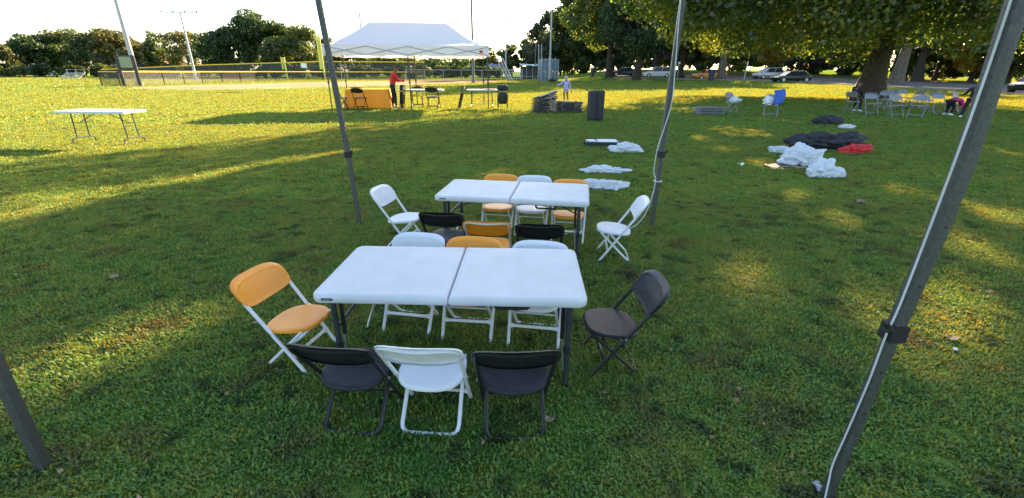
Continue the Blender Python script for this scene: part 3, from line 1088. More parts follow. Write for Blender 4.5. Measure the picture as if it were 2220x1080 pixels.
def make_table(label, loc, rz, L=1.2327, Wd=.6176, H=.5):
    root = thing('folding_table', label, 'table', loc, rz, 'fold-in-half tables with three chairs a side')
    for s in (-1, 1):
        t = half_top(L, Wd, H, s).build('tabletop_half', MT['table_plastic'], root, smooth=True)
        # moulded finger marks near the end
        for yy in (-.012, .012):
            MB().box((s * (L / 2 - .065), yy + .03, H + .0006), (.006, .014, .0012)).build('moulded_mark', MT['white_metal'], t)
    hz = H - .042
    for s in (-1, 1):
        xe = s * (L / 2 - .075)
        for t in (-1, 1):
            yy = t * (Wd / 2 - .055)
            lg = MB()
            lg.tube([(xe, yy, hz - .002), (xe, yy, .20)], .0135, 12)
            lg = lg.build('leg', MT['leg_grey'], root, smooth=True)
            far = t > 0 and s < 0
            low = [(xe, yy, .205), (xe, yy, .16), (xe - (.035 if far else 0), yy - (.03 if far else 0), .05), (xe - (.045 if far else 0), yy - (.04 if far else 0), .008)]
            MB().tube(low, .0095 if far else .0125, 10).build('lower_tube', MT['chrome'] if far else MT['leg_grey'], lg, smooth=True)
            MB().tube([(xe, yy, .222), (xe, yy, .196)], .0175, 12).build('collar', MT['rubber'], lg)
            e = low[-1]
            MB().tube([(e[0], e[1], .022), (e[0], e[1], .0)], .016, 10).build('rubber_foot', MT['rubber'], lg)
        MB().tube([(xe, -Wd / 2 + .055, .30), (xe, Wd / 2 - .055, .30)], .008, 8).build('cross_bar', MT['leg_grey'], root)
        MB().tube([(xe, 0, .30), (s * .22, 0, hz - .006)], .006, 6).build('brace', MT['leg_grey'], root)
        # inner telescoping strut beside the near leg
        MB().tube([(xe - s * .026, -Wd / 2 + .075, hz), (xe - s * .026, -Wd / 2 + .075, .26)], .010, 8).build('strut', MT['black_metal'], root)
        MB().tube([(xe - s * .026, -Wd / 2 + .075, .27), (xe - s * .014, -Wd / 2 + .060, .09)], .007, 8).build('strut_rod', MT['chrome'], root)
    hb = MB().tube(fillet([(.20, -.22, hz), (.20, -.235, hz - .045), (.36, -.235, hz - .045), (.36, -.22, hz)], .02), .008, 8)
    hb.build('carry_handle', MT['rubber'], root, smooth=True)
    pl = MB()
    pl.xf(Matrix())
    R = [[(x, -Wd / 2 - d, H - .021 + y) for x, y in rrect(-L / 2 + .05, -L / 2 + .103, -.006, .006, (.006,) * 4, i)] for d, i in ((-.002, 0), (.0015, 0), (.0022, .001))]
    pl.rings(R)
    p = pl.build('name_plate', MT['leg_grey'], root)
    MB().box((-L / 2 + .0765, -Wd / 2 - .0024, H - .021), (.034, .0008, .0028)).build('raised_lettering', MT['alum'], p)
    return root


make_table('white fold-in-half table nearest the camera, black and white chairs before it', (-.2716, 2.0725, 0), -.0344)
make_table('white fold-in-half table behind the front one, with white chairs at both ends', (.0247, 3.7204, 0), -.15)

# ------------------------------------------------------------------ near canopy frame
FT4 = [G(97, 1016), G(1790, 1078), G(1413, 491), G(780, 486)]
cf = thing('popup_canopy', 'dark grey steel pop-up canopy frame standing around the two tables', 'canopy frame')
LINES = [[(0, 810)], [(1937, 719), (2068, 420), (2208, 0)], [(1433, 335), (1480, 0)], [(755, 335), (690, 0)]]
PATHS = []
for i, p in enumerate(FT4):
    q = [p.copy()] + [AT(a_, b_, p.y) for a_, b_ in LINES[i]]
    d = (q[-1] - q[-2]).normalized()
    q.append(q[-1] + d * max(.02, (2.32 - q[-1].z) / d.z))
    PATHS.append(q)


def onpole(i, z):
    q = PATHS[i]
    for a_, b_ in zip(q, q[1:]):
        if z <= b_.z:
            break
    return a_.lerp(b_, (z - a_.z) / (b_.z - a_.z))


CZ = [.85, PATHS[1][1].z, PATHS[2][1].z, PATHS[3][1].z]
for i, p in enumerate(FT4):
    r1, r2 = (.0185, .0158) if i == 1 else (.0225, .019)
    zs = [CZ[i], CZ[i] + .12] + [z for z in (1.0, 1.2, 1.4, 1.6, 1.8, 2.0, 2.2) if z > CZ[i] + .15] + [2.32]
    up = MB().tube([onpole(i, z) for z in zs], r1, 12, sq=True).build('leg', MT['hammer'], cf, smooth=True)
    MB().tube([onpole(i, z) for z in (.012, .1, .25, CZ[i], CZ[i] + .1)], r2, 12, sq=True).build('lower_leg', MT['hammer'], up, smooth=True)
    cpos = onpole(i, CZ[i])
    cl = MB().tube([cpos - Vector((0, 0, .026)), cpos + Vector((0, 0, .028))], r1 + .0085, 12, sq=True)
    sd = -1 if i in (1,) else 1
    cl.tube([cpos + Vector((sd * .022, -.012, .012)), cpos + Vector((sd * .046, -.02, .026))], [.012, .014], 10)
    cl.tube([cpos + Vector((sd * .038, -.018, .016)), cpos + Vector((sd * .050, -.022, .044))], .007, 8)
    cl.build('collar', MT['rubber'], up, smooth=True)
    MB().box((p.x, p.y, .006), (.058, .055, .008)).build('foot_plate', MT['rubber'], up)
    for zb in (CZ[i] + .16, CZ[i] + .34, CZ[i] - .14, CZ[i] - .30):
        q = onpole(i, zb)
        rr_ = r1 if zb > CZ[i] else r2
        MB().tube([q + Vector((0, -rr_ * .7, 0)), q + Vector((0, -rr_ * 1.03, 0))], .0042, 8).build('adjustment_hole', MT['rubber'], up)
for i in range(4):
    a, b_ = FT4[i], FT4[(i + 1) % 4]
    for k in range(4):
        q0, q1 = a.lerp(b_, k / 4), a.lerp(b_, (k + 1) / 4)
        for z0, z1 in ((2.28, 2.02), (2.02, 2.28)):
            MB().tube([(q0.x, q0.y, z0 + .0), (q1.x, q1.y, z1 + .0)], .009, 6).build('truss_bar', MT['hammer'], cf)


def cordobj(label, pts, r, name='cord'):
    o = MB().tube(smoothpath(pts, 6), r, 8).build(name, MT['cord'], smooth=True)
    return tag(o, label, 'cord')


def along(i, f, off):
    return onpole(i, max(.001, f * 2.32)) + Vector(off)


o1 = (-.023, -.004, 0)
cordobj('white cord running down the left side of the nearest right-hand canopy pole',
        [along(1, .98, o1), along(1, .8, o1), along(1, .6, o1), along(1, .36, (-.025, -.008, 0)), along(1, CZ[1] / 2.32, (-.034, -.016, 0)), along(1, .22, (-.022, -.008, 0)), along(1, .13, (-.022, -.004, 0)),
         along(1, .075, (-.036, -.014, 0)), along(1, .045, (-.036, -.024, 0)), along(1, .01, (-.055, -.06, 0)), along(1, 0, (-.10, -.12, .006))], .0031)
o2 = (-.030, -.024, 0)
cordobj('thin white cord tied to the back right pole and looping to the white chair',
        [along(2, .98, o2), along(2, .8, (-.02, -.03, 0)), along(2, .6, (.012, -.032, 0)), along(2, .5, (.02, -.03, 0)), along(2, .40, (-.02, -.036, 0)), along(2, .33, (-.05, -.03, 0)), along(2, .24, (-.055, -.026, 0)), along(2, .20, (-.03, -.03, 0)),
         along(2, .12, (-.06, -.06, 0)), along(2, .06, (-.12, -.1, 0)), along(2, .025, (-.20, -.14, 0)), along(2, .012, (-.27, -.14, 0)), along(2, .02, (-.32, -.12, 0))], .0048)
tie = MB()
c_ = along(2, .197, (0, 0, 0))
tie.tube([c_ + Vector((.036 * math.cos(a), .036 * math.sin(a), 0)) for a in [2 * PI * k / 14 for k in range(15)]], .006, 6, caps=False)
tag(tie.build('cord_tie', MT['cord'], smooth=True), 'white tie wrapped round the back right canopy pole', 'tie')


# ------------------------------------------------------------------ crumpled bags and small litter
def blob(name, label, cat, base, size, m, seed, rz=0, group=None, amp=.3, freq=2.2, crease=.5, flat=.0, lobes=(), sub=5, bite=0):
    bm = bmesh.new()
    bmesh.ops.create_icosphere(bm, subdivisions=sub, radius=1)
    of = Vector((seed * 7.13, seed * 3.7, seed * 1.9))
    for v in bm.verts:
        p = v.co.copy()
        n1 = noise.noise(p * freq + of)
        n2 = 1 - abs(noise.noise(p * freq * 1.6 + of * 1.7)) * 3
        n3 = 1 - abs(noise.noise(p * freq * 4.5 + of * 2.3)) * 2
        wp_ = p + Vector((noise.noise(p * 2 + of), noise.noise(p * 2 - of), 0)) * .25
        va = noise.voronoi(wp_ * freq * 1.1 + of)[0]
        vb = noise.voronoi(wp_ * freq * 2.9 + of * .6)[0]
        fold = -.55 * va[0] - .30 * math.exp(-(va[1] - va[0]) * 7) - .10 * vb[0] - .06 * math.exp(-(vb[1] - vb[0]) * 8)
        q = 1.12 + amp * n1 + crease * (.12 * n2 + 1.0 * fold)
        for (lx, ly, lz, la, lw) in lobes:
            d = Vector((lx, ly, lz)).normalized()
            c = max(0, p.dot(d))
            q += la * c ** lw
        p *= q
        v.co = Vector((p.x * size[0] / 2, p.y * size[1] / 2, max(p.z * .62 + .30, .02 + .05 * abs(n1)) * size[2]))
    me = bpy.data.meshes.new(name)
    bm.to_mesh(me)
    bm.free()
    me.materials.append(m)
    for f in me.polygons:
        f.use_smooth = True
    o = bpy.data.objects.new(name, me)
    COL.objects.link(o)
    o.location = base
    o.rotation_euler = (0, 0, rz)
    return tag(o, label, cat, group)


def pxblob(name, label, cat, x0, x1, ytop, ybase, m, seed, dep=1.0, **kw):
    """extent in photo pixels -> real size at its place on the grass"""
    a, b_ = G(x0, ybase), G(x1, ybase)
    w = (a - b_).length
    d_ = w * dep
    c = (a + b_) / 2
    c.y += d_ * .42
    k = AT((x0 + x1) / 2, ytop, c.y).z
    h = max(k, .06)
    return blob(name, label, cat, c, (w * .92, d_ * .95, h * 1.12), m, seed, **kw)


BG = MT['bag']


pb_ = dict(amp=.20, crease=.75, freq=1.5)
pxblob('plastic_bag', 'clear plastic bag lying beside the black case with papers on it', 'bag', 1322, 1394, 306, 333, BG, 1, .6, lobes=[(1, -.5, -.1, .42, 7), (1, .5, 0, .3, 8), (-1, 0, -.1, .15, 4)], **pb_)
pxblob('plastic_bag', 'flattened white plastic bag, upper of the two behind the back table', 'bag', 1266, 1366, 361, 377, BG, 2, .3, lobes=[(1, .1, 0, .5, 9), (-1, 0, 0, .3, 6), (-.4, 0, 1, .3, 5)], **pb_)
pxblob('plastic_bag', 'crumpled white plastic bag half hidden by the corner of the back table', 'bag', 1264, 1361, 388, 413, BG, 3, .36, lobes=[(1, 0, .1, .42, 5), (-.7, .5, .6, .35, 6)], **pb_)
pxblob('plastic_bag', 'small white plastic bag left of the big black bag on the grass', 'bag', 1671, 1720, 316, 333, BG, 4, .55, lobes=[(-1, .5, .4, .45, 10), (1, -.5, 0, .3, 6), (1, .5, .3, .3, 8)], **pb_)
pxblob('plastic_bag', 'largest white plastic bag, peaked, in front of the big black bag', 'bag', 1700, 1800, 320, 362, BG, 5, .62, lobes=[(-.15, .2, 1, .42, 26), (-1, -.3, -.2, .45, 7), (1, -.1, .8, .42, 16), (0, 0, 1, .18, 3)], **pb_)
pxblob('plastic_bag', 'white plastic bag nearest the camera in the group of bags at right', 'bag', 1753, 1833, 350, 387, BG, 6, .55, lobes=[(1, -.5, -.1, .45, 7), (-1, -.5, -.2, .45, 8), (.2, .4, 1, .4, 8)], **pb_)
pxblob('plastic_bag', 'small white bag beside the dark duffel near the chairs', 'bag', 1823, 1857, 268, 280, BG, 7, .6, lobes=[(1, 0, .3, .4, 8), (-1, 0, 0, .3, 8)], **pb_)
pxblob('duffel_bag', 'small dark duffel bag on the grass before the grey chairs', 'bag', 1770, 1831, 250, 271, MT['black_cloth'], 8, .45, amp=.12, crease=.5, freq=1.6, lobes=[(-1, 0, .2, .25, 5), (1, 0, .2, .25, 5)])
pxblob('canopy_bag', 'long black canopy bag lying slack on the grass', 'bag', 1728, 1870, 284, 326, MT['black_cloth'], 9, .27, amp=.14, crease=.7, freq=1.5, lobes=[(1, 0, .5, .34, 7), (-1, 0, .6, .42, 9), (-1, 0, -.2, .25, 6), (1, 0, -.2, .2, 6)], rz=-.12)
pxblob('red_bag', 'red nylon bag beside the long black canopy bag', 'bag', 1827, 1895, 312, 334, MT['red_cloth'], 10, .4, amp=.14, crease=.7, freq=1.6, lobes=[(1, 0, .7, .4, 8), (-1, 0, -.2, .4, 6), (1, 0, 0, .2, 5)])
# black case with white papers
a, b_ = G(1273, 318), G(1345, 316)
cs_ = thing('flat_case', 'flat black case lying open with white papers on top', 'case', (a + b_) / 2 + Vector((0, .15, 0)), math.radians(-4))
w = (b_ - a).length
MB().box((0, 0, .045), (w, .42, .08)).build('shell', MT['black_cloth'], cs_, bev=.02)
MB().box((w * .12, 0, .092), (w * .55, .34, .012)).build('paper', MT['paper'], cs_)
MB().box((-w * .33, -.03, .095), (w * .22, .22, .02), Matrix.Rotation(.3, 3, 'Z')).build('paper', MT['paper'], cs_)
MB().tube(fillet([(-w * .5, -.1, .05), (-w * .56, -.08, .05), (-w * .56, .08, .05), (-w * .5, .1, .05)], .03), .012, 6).build('handle', MT['rubber'], cs_)
p = G(1705, 363)
fl = thing('folder', 'dark flat folder under the largest white plastic bag', 'folder', p, .2)
MB().box((0, 0, .012), (.62, .30, .014), Matrix.Rotation(.12, 3, 'X')).build('cover', MT['black_cloth'], fl)
p = G(1728, 366)
for i, (dx, dy, a, L, lab) in enumerate([(0, 0, -.35, .5, 'longest pale stick in front of the largest plastic bag'), (.1, -.12, -.7, .36, 'short pale stick crossing the others by the plastic bags'),
                                         (.32, -.06, .15, .42, 'pale stick nearest the front white plastic bag')]):
    q = thing('stick', lab, 'stick', p + Vector((dx, dy, 0)), a, 'pale sticks beside the plastic bags')
    MB().tube([(-L / 2, 0, .02), (0, .01, .03), (L / 2, 0, .02)], [.012, .013, .009], 6).build('rod', MT['wood'], q)
for i, (x, y, sz, lab, m) in enumerate([(1605, 360, .10, 'lone white scrap of paper left of the bags', 'paper'), (1866, 443, .10, 'pale scrap on the grass right of the bags', 'wood'),
                                        (2060, 741, .05, 'curled tan leaf right of the near pole', 'wood'), (2068, 765, .022, 'tiny white scrap below the curled tan leaf', 'paper'),
                                        (250, 608, .06, 'curled brown leaf on the shaded grass at left', 'wood'), (1334, 416, .05, 'white scrap below the crumpled bag', 'paper'),
                                        (1770, 1060, .022, 'pale stone at the foot of the nearest right pole', 'pole'), (1190, 918, .035, 'tan leaf behind the nearest black chair on the right', 'wood'),
                                        (556, 706, .03, 'pinkish leaf beside the orange chair at left', 'wood')]):
    q = G(x, y)
    b = MB().grid(lambda u, v: ((u - .5) * sz * (1.2 - abs(v - .5)), (v - .5) * sz * .8, .022 + sz * .5 * ((u - .5) ** 2 * 2 + .3 * noise.noise(Vector((u * 3, v * 3, i))))), 6, 5)
    o = b.build('litter_scrap' if m == 'paper' else ('stone' if m == 'pole' else 'fallen_leaf'), MT[m], recalc=False, smooth=True)
    md = o.modifiers.new('thick', 'SOLIDIFY')
    md.thickness = .003 if m != 'pole' else .02
    o.location = q
    o.rotation_euler = (0, 0, i * 1.3)
    tag(o, lab, 'leaf' if m == 'wood' else ('stone' if m == 'pole' else 'paper'))
# small fallen leaves nobody could count
vs, fs = [], []
rl = random.Random(4)
for i in range(520):
    y = 1 + 30 * rl.random() ** 1.7
    x = rl.uniform(-1, 1) * (y * 1.15 + 1) + (y * .2)
    s = rl.uniform(.006, .015) * (1 + y * .04)
    an = rl.uniform(0, 6.28)
    o = len(vs)
    for (u, v) in ((-1, 0), (0, -.6), (1, 0), (0, .6)):
        vs.append((x + s * (u * math.cos(an) - v * math.sin(an)), y + s * (u * math.sin(an) + v * math.cos(an)), .03 + rl.uniform(-.012, .008)))
    fs.append((o, o + 1, o + 2, o + 3))
tag(MB().add(vs, fs).build('leaf_litter', leafmat('dry_leaves', [(.12, .07, .03), (.25, .15, .07), (.42, .32, .2)], .3, 1.2), recalc=False), 'small dry leaves scattered over the lawn', 'leaves', kind='stuff')


# ------------------------------------------------------------------ adult chairs, tables and stacks further back
def make_metal_chair(label, fm, sm, cat='chair'):
    """steel folding chair, 0.78 m high; faces +y"""
    root = thing('steel_chair', label, cat)
    ry = lambda z: .20 - .40 * z / .78
    pad(superell(.195, .19, .20, 3.2, 3.4), [(.001, 0), (.5, 0), (.88, .002), (1, -.008), (1, -.03), (.92, -.03), (.001, -.016)],
        lambda a, b, d: (a, b + .01, .43 + .05 * b + d), 24).build('seat', sm, root, smooth=True)
    pad(superell(.205, .095, .085, 4, 2.7), [(.001, 0), (.6, 0), (.92, .001), (1, -.006), (1, -.018), (.001, -.014)],
        lambda a, b, d: (a, ry(.67 + b) - .022 * (1 - (a / .205) ** 2) + .012 + d, .67 + b), 28).build('backrest', sm, root, smooth=True)
    pts = [(-.205, .20, .0), (-.212, ry(.43), .43), (-.218, ry(.66), .66), (-.205, ry(.775), .775), (.205, ry(.775), .775), (.218, ry(.66), .66), (.212, ry(.43), .43), (.205, .20, 0)]
    MB().tube(fillet(pts, .10, 6), .0135, 8).build('front_frame', fm, root, smooth=True)
    for s in (-1, 1):
        MB().tube([(s * .185, .16, .42), (s * .19, -.21, 0)], .0125, 8).build('rear_leg', fm, root)
    MB().tube([(-.188, -.12, .11), (.188, -.12, .11)], .009, 6).build('rear_stretcher', fm, root)
    MB().tube([(-.205, .145, .11), (.205, .145, .11)], .009, 6).build('front_stretcher', fm, root)
    return root


SCN = []
S0 = make_metal_chair('x', MT['metal_chair'], MT['metal_chair'])
K0 = make_metal_chair('x', MT['black_metal'], MT['black_plastic'])
used = set()


def place(proto, label, pos, face, group, sc=1, rot=None):
    rz = math.radians(face - 90)
    if proto.name not in used:
        used.add(proto.name)
        proto.location = pos
        proto.rotation_euler = rot or (0, 0, rz)
        proto['label'] = label
        proto['group'] = group
        proto.scale = (sc,) * 3
        return proto
    return dup(proto, label, pos, rz, group, rot, sc)


gt = 'grey steel folding chairs set out by the huge old tree'
for (px, py, face, lab) in [(1842, 243, 20, 'grey steel chair carrying the seated child in black'), (1883, 250, -95, 'grey steel chair right of the seated child, front to camera'),
                            (1908, 238, -150, 'grey steel chair seen edge on behind the second chair'), (1921, 235, -160, 'grey steel chair edge on right beside the tree trunk'),
                            (1936, 255, -88, 'grey steel chair nearest the camera in the middle of the group'), (1950, 232, -92, 'grey steel chair at the back right of the trunk'),
                            (1979, 234, 95, 'grey steel chair turned away at the back of the group'), (1983, 256, -140, 'grey steel chair turned half left in the middle of the group'),
                            (2004, 240, -200, 'grey steel chair with pale back between the middle chairs'), (2028, 249, -92, 'grey steel chair left of the child in pink, front to camera'),
                            (2068, 245, -60, 'grey steel chair being moved behind the child in pink')]:
    place(S0, lab, G(px, py), face, gt, .96)
place(S0, 'grey steel chair with white bag beside the low stack of folded chairs', G(1582, 247), -60, 'grey steel chairs standing alone on the lawn', .95)
place(S0, 'grey steel chair draped with the blue cloth', G(1667, 254), -110, 'grey steel chairs standing alone on the lawn', .95)
pc = G(1586, 247)
blob('plastic_bag', 'white bag on the chair beside the low stack', 'bag', pc + Vector((0, -.02, .42)), (.36, .32, .2), BG, 21, lobes=[(1, 0, 0, .5, 6)], sub=4)
pc = G(1667, 254)
blob('plastic_bag', 'white bag on the chair under the blue cloth', 'bag', pc + Vector((-.1, .02, .42)), (.40, .34, .26), BG, 22, lobes=[(-.5, 0, 1, .3, 6)], sub=4)
cl = MB().grid(lambda u, v: ((u - .5) * .36 + .10 + .03 * math.sin(v * 5), -.13 - .12 * math.sin(v * 1.8) + .03 * math.sin(u * 9), .86 - .46 * v + .05 * u), 10, 12)
o = cl.build('blue_cloth', MT['blue_plastic'], smooth='all', recalc=False)
o.modifiers.new('t', 'SOLIDIFY').thickness = .012
o.location = pc
tag(o, 'bright blue cloth hung over the back of a lone grey chair', 'cloth')


def make_folded(label, fm, sm):
    """folded chair lying flat: long axis x, 0.045 thick"""
    root = thing('folded_chair', label, 'chair')
    pts = [(-.48, -.2, .022), (.34, -.21, .022), (.46, -.19, .022), (.46, .19, .022), (.34, .21, .022), (-.48, .2, .022)]
    MB().tube(fillet(pts, .08, 5), .013, 6).build('frame', fm, root, smooth=True)
    pad(superell(.235, .19, .19, 4, 4), [(.001, .006), (.9, .006), (1, 0), (1, -.012), (.001, -.012)], lambda a, b, d: (a - .03, b, .026 + d), 20).build('seat', sm, root, smooth=True)
    pad(superell(.105, .2, .2, 3, 3), [(.001, .006), (.9, .006), (1, 0), (1, -.012), (.001, -.012)], lambda a, b, d: (a + .35, b, .026 + d + .01 * abs(b)), 20).build('backrest', sm, root, smooth=True)
    MB().tube([(-.4, -.17, .012), (.1, -.17, .012)], .011, 6).build('rear_leg', fm, root)
    MB().tube([(-.4, .17, .012), (.1, .17, .012)], .011, 6).build('rear_leg', fm, root)
    return root


FB = make_folded('x', mat('dull_dark_steel', (.075, .08, .09), .4, .5), MT['steel_dark'])
FG = make_folded('x', MT['metal_chair'], mat('grey_blue_steel', (.09, .10, .13), .45, .2))


def stack(proto, base, n, dz, rz, lab, group, lean=0, sc=1, jit=.03):
    r_ = random.Random(n * 3 + 1)
    for k in range(n):
        w = 'bottom chair' if k == 0 else ('topmost chair' if k == n - 1 else f'{ORD[k]} chair from the bottom')
        a = lean * k / max(n - 1, 1)
        pos = Vector(base) + Vector((r_.uniform(-jit, jit), r_.uniform(-jit, jit), .02 + k * dz))
        place(proto, f'{w} of {lab}', pos, 0, group, sc, (0, -a, rz + r_.uniform(-.05, .05)))


g1, g2, g3 = G(1182, 246), G(1232, 245), G(1543, 250)
stack(FB, g1 + Vector((0, .3, 0)), 13, .05, .15, 'the tall dark pile of folded chairs', 'dark folded chairs in the tall pile', .32, .95)
stack(FB, g2 + Vector((.05, .35, 0)), 7, .054, -.06, 'the low dark pile under the lavender child', 'dark folded chairs in the low pile', .0, 1.05)
stack(FG, g3 + Vector((0, .25, 0)), 5, .052, -.1, 'the grey stack on the shaded lawn', 'grey folded chairs stacked on the lawn', 0, 1.05, .06)

# upright case
p = G(1291, 263)
uc = thing('upright_case', 'tall black case standing upright on the shaded lawn', 'case', p + Vector((0, .16, 0)), .22)
hh = .86
MB().box((0, 0, hh / 2 + .03), (.46, .30, hh)).build('shell', MT['black_cloth'], uc, bev=.045)
MB().box((-.03, -.153, hh / 2 + .03), (.018, .012, hh * .9)).build('zip', MT['rubber'], uc)
MB().box((.10, -.156, hh / 2), (.20, .02, hh * .75)).build('front_pocket', MT['black_cloth'], uc, bev=.008)
MB().tube(fillet([(-.06, 0, hh + .02), (-.06, 0, hh + .07), (.08, 0, hh + .07), (.08, 0, hh + .02)], .03), .012, 8).build('handle', MT['rubber'], uc)
for s in (-1, 1):
    MB().tube([(s * .19, .10, .03), (s * .15, .10, .03)], .035, 10).build('wheel', MT['rubber'], uc)


def trestle(label, loc, rz, L, Wd, H, group=None, split=True, m=None):
    """banquet table with wishbone legs and hooked feet"""
    root = thing('banquet_table', label, 'table', loc, rz, group)
    b = MB()
    R = [[(x, y, H + z) for x, y in rrect(-L / 2, L / 2, -Wd / 2, Wd / 2, (.05,) * 4, i)] for i, z in ((.03, -.045), (.004, -.045), (0, -.03), (0, -.012), (.006, -.002), (.012, 0))]
    b.rings(R).build('tabletop', m or MT['table_plastic'], root, smooth=True)
    for s in (-1, 1):
        x = s * (L / 2 - .22)
        xs = x + s * .03
        for t in (-1, 1):
            MB().tube([(x, t * Wd * .22, H - .05), (xs, t * Wd * .22, .12)], .0125, 8).build('leg', MT['leg_grey'], root)
        MB().tube(fillet([(xs, -Wd * .40, 0), (xs, -Wd * .40, .10), (xs, -Wd * .22, .12), (xs, Wd * .22, .12), (xs, Wd * .40, .10), (xs, Wd * .40, 0)], .05), .0125, 8).build('foot_bar', MT['leg_grey'], root, smooth=True)
        MB().tube([(x + s * .012, -Wd * .22, H * .62), (x + s * .012, Wd * .22, H * .62)], .008, 6).build('cross_bar', MT['leg_grey'], root)
        MB().tube([(x + s * .012, 0, H * .62), (s * .12, 0, H - .05)], .008, 6).build('brace', MT['leg_grey'], root)
    return root


trestle('white folding table standing alone in the sun at left', (-8.43, 9.62, 0), -.07, 1.50, .62, .66)

# ------------------------------------------------------------------ far white canopy
cnA, cnB = G(720, 240), G(1059, 238)
ctr = (cnA + cnB) / 2
rzc = math.atan2(cnB.y - cnA.y, cnB.x - cnA.x)
Lc, Dc = (cnB - cnA).length + .04, 3.0
cv = thing('canopy_tent', 'white pop-up canopy tent with peaked roof over the orange table', 'canopy', (ctr.x - math.sin(rzc) * Dc / 2, ctr.y + math.cos(rzc) * Dc / 2, 0), rzc)
ZE, ZV, ZP, RL = 2.33, 1.93, 3.22, 1.52


def roofpt(x, y):
    """height of the fabric over (x, y), hip roof with sagging faces"""
    tx = max(0, (abs(x) - RL) / (Lc / 2 - RL))
    ty = abs(y) / (Dc / 2)
    t = max(tx, ty)
    return ZE + (ZP - ZE) * ((1 - t) ** 1.28) - .05 * math.sin(PI * t) * .6


b = MB()


def rf(u, v):
    x, y = (u - .5) * (Lc + .06), (v - .5) * (Dc + .06)
    return (x, y, roofpt(max(-Lc / 2, min(Lc / 2, x)), max(-Dc / 2, min(Dc / 2, y))))


b.grid(rf, 64, 32)
b.build('roof', MT['canopy'], cv, smooth='all', recalc=False)


def valance(x0, y0, x1, y1, n):
    q = MB()
    q.grid(lambda u, v: (x0 + (x1 - x0) * u + .012 * math.sin(u * n * 6.283) * v * (1 if x0 == x1 else .0), y0 + (y1 - y0) * u + .012 * math.sin(u * n * 6.283) * v * (1 if y0 == y1 else 0),
                         ZE + .004 - v * (ZE - ZV - .035 * abs(math.sin(u * n * PI)))), n * 12, 4)
    return q.build('valance', MT['canopy'], cv, smooth='all', recalc=False)


hx_, hy_ = Lc / 2 + .03, Dc / 2 + .03
fv = valance(-hx_, -hy_, hx_, -hy_, 6)
valance(-hx_, hy_, hx_, hy_, 6)
valance(-hx_, -hy_, -hx_, hy_, 3)
valance(hx_, -hy_, hx_, hy_, 3)
em = MB()
for k in range(5):
    a = 2 * PI * k / 5
    em.tube([(hx_ - .30, -hy_ - .014, 2.12), (hx_ - .30 + .10 * math.cos(a + .3), -hy_ - .014, 2.12 + .075 * math.sin(a + .3))], [.032, .008], 6)
em.build('red_emblem', MT['red_cloth'], fv)
LT = 'thin steel leg'
for sy in (-1, 1):
    for sx in (-1, 0, 1):
        x, y = sx * (Lc / 2 - .02), sy * (Dc / 2 - .03)
        lg = MB().tube([(x, y, 1.0), (x, y, ZE - .02)], .026, 8, sq=True).build('leg', MT['leg_grey'], cv)
        MB().tube([(x, y, 0), (x, y, 1.05)], .021, 8, sq=True).build('lower_leg', MT['leg_grey'], lg)
        MB().tube([(x, y, .98), (x, y, 1.05)], .036, 8).build('collar', MT['rubber'], lg)
        MB().box((x, y, .006), (.12, .12, .01)).build('foot_plate', MT['leg_grey'], lg)
    for k in range(4):
        x0, x1 = -Lc / 2 + Lc * k / 4, -Lc / 2 + Lc * (k + 1) / 4
        yy = sy * (Dc / 2 + .055) if sy < 0 else sy * (Dc / 2 - .02)
        for za, zb in ((2.28, 1.99), (1.99, 2.28)):
            MB().tube([(x0, yy, za), (x1, yy, zb)], .013, 6).build('truss_bar', MT['pole'], cv)
for sx in (-1, 1):
    for k in range(2):
        y0, y1 = -Dc / 2 + Dc * k / 2, -Dc / 2 + Dc * (k + 1) / 2
        for za, zb in ((2.28, 2.0), (2.0, 2.28)):
            MB().tube([(sx * (Lc / 2 - .02), y0, za), (sx * (Lc / 2 - .02), y1, zb)], .013, 6).build('truss_bar', MT['pole'], cv)
for sx in (-1, 1):
    MB().tube([(sx * RL, 0, 2.1), (sx * RL, 0, ZP - .06)], .018, 6).build('peak_post', MT['pole'], cv)
# extra small square flag of cloth at the right end
# tables below
p = G(797, 236)
ot = thing('banquet_table', 'table under the orange cloth below the canopy', 'table', p + Vector((0, .42, 0)), .02)
MB().box((0, 0, .72), (1.70, .72, .03)).build('tabletop', MT['table_plastic'], ot)
for sx in (-1, 1):
    for sy in (-1, 1):
        MB().tube([(sx * .7, sy * .26, 0), (sx * .7, sy * .26, .71)], .013, 6).build('leg', MT['leg_grey'], ot)
b = MB()
NP = 96
ring = rrect(-.86, .86, -.37, .37, (.06,) * 4, 0, 23)
ring = [ring[int(i * len(ring) / NP)] for i in range(NP)]
# resample evenly
pts = [Vector((x, y, 0)) for x, y in rrect(-.86, .86, -.37, .37, (.06,) * 4, 0, 6)]
per = [0]
for i in range(len(pts)):
    per.append(per[-1] + (pts[(i + 1) % len(pts)] - pts[i]).length)
ev = []
NP = 120
for k in range(NP):
    s_ = per[-1] * k / NP
    i = max(j for j in range(len(pts)) if per[j] <= s_ + 1e-9)
    ev.append(pts[i].lerp(pts[(i + 1) % len(pts)], (s_ - per[i]) / max(per[i + 1] - per[i], 1e-6)))
R = []
for t in range(7):
    z = .742 - .71 * max(0, t - 1) / 5
    rg_ = []
    for k, q in enumerate(ev):
        f = 1 + (.12 * max(0, t - 1) / 5) + max(0, t - 1) / 5 * (.06 * math.sin(k * 2 * PI / 6.3) + .04 * math.sin(k * 2 * PI / 15.7 + 1))
        ff = .97 if t == 0 else f
        rg_.append((q.x * (1 + (ff - 1) * .6), q.y * (1 + (ff - 1) * 1.5), z + (.004 if t == 0 else 0)))
    R.append(rg_)
b.rings(R, True, False)
tc_ = b.build('tablecloth', MT['orange_cloth'], smooth=True)
tc_.location = ot.location
tc_.rotation_euler = ot.rotation_euler
tag(tc_, 'orange cloth draped to the grass over the table below the canopy', 'tablecloth')
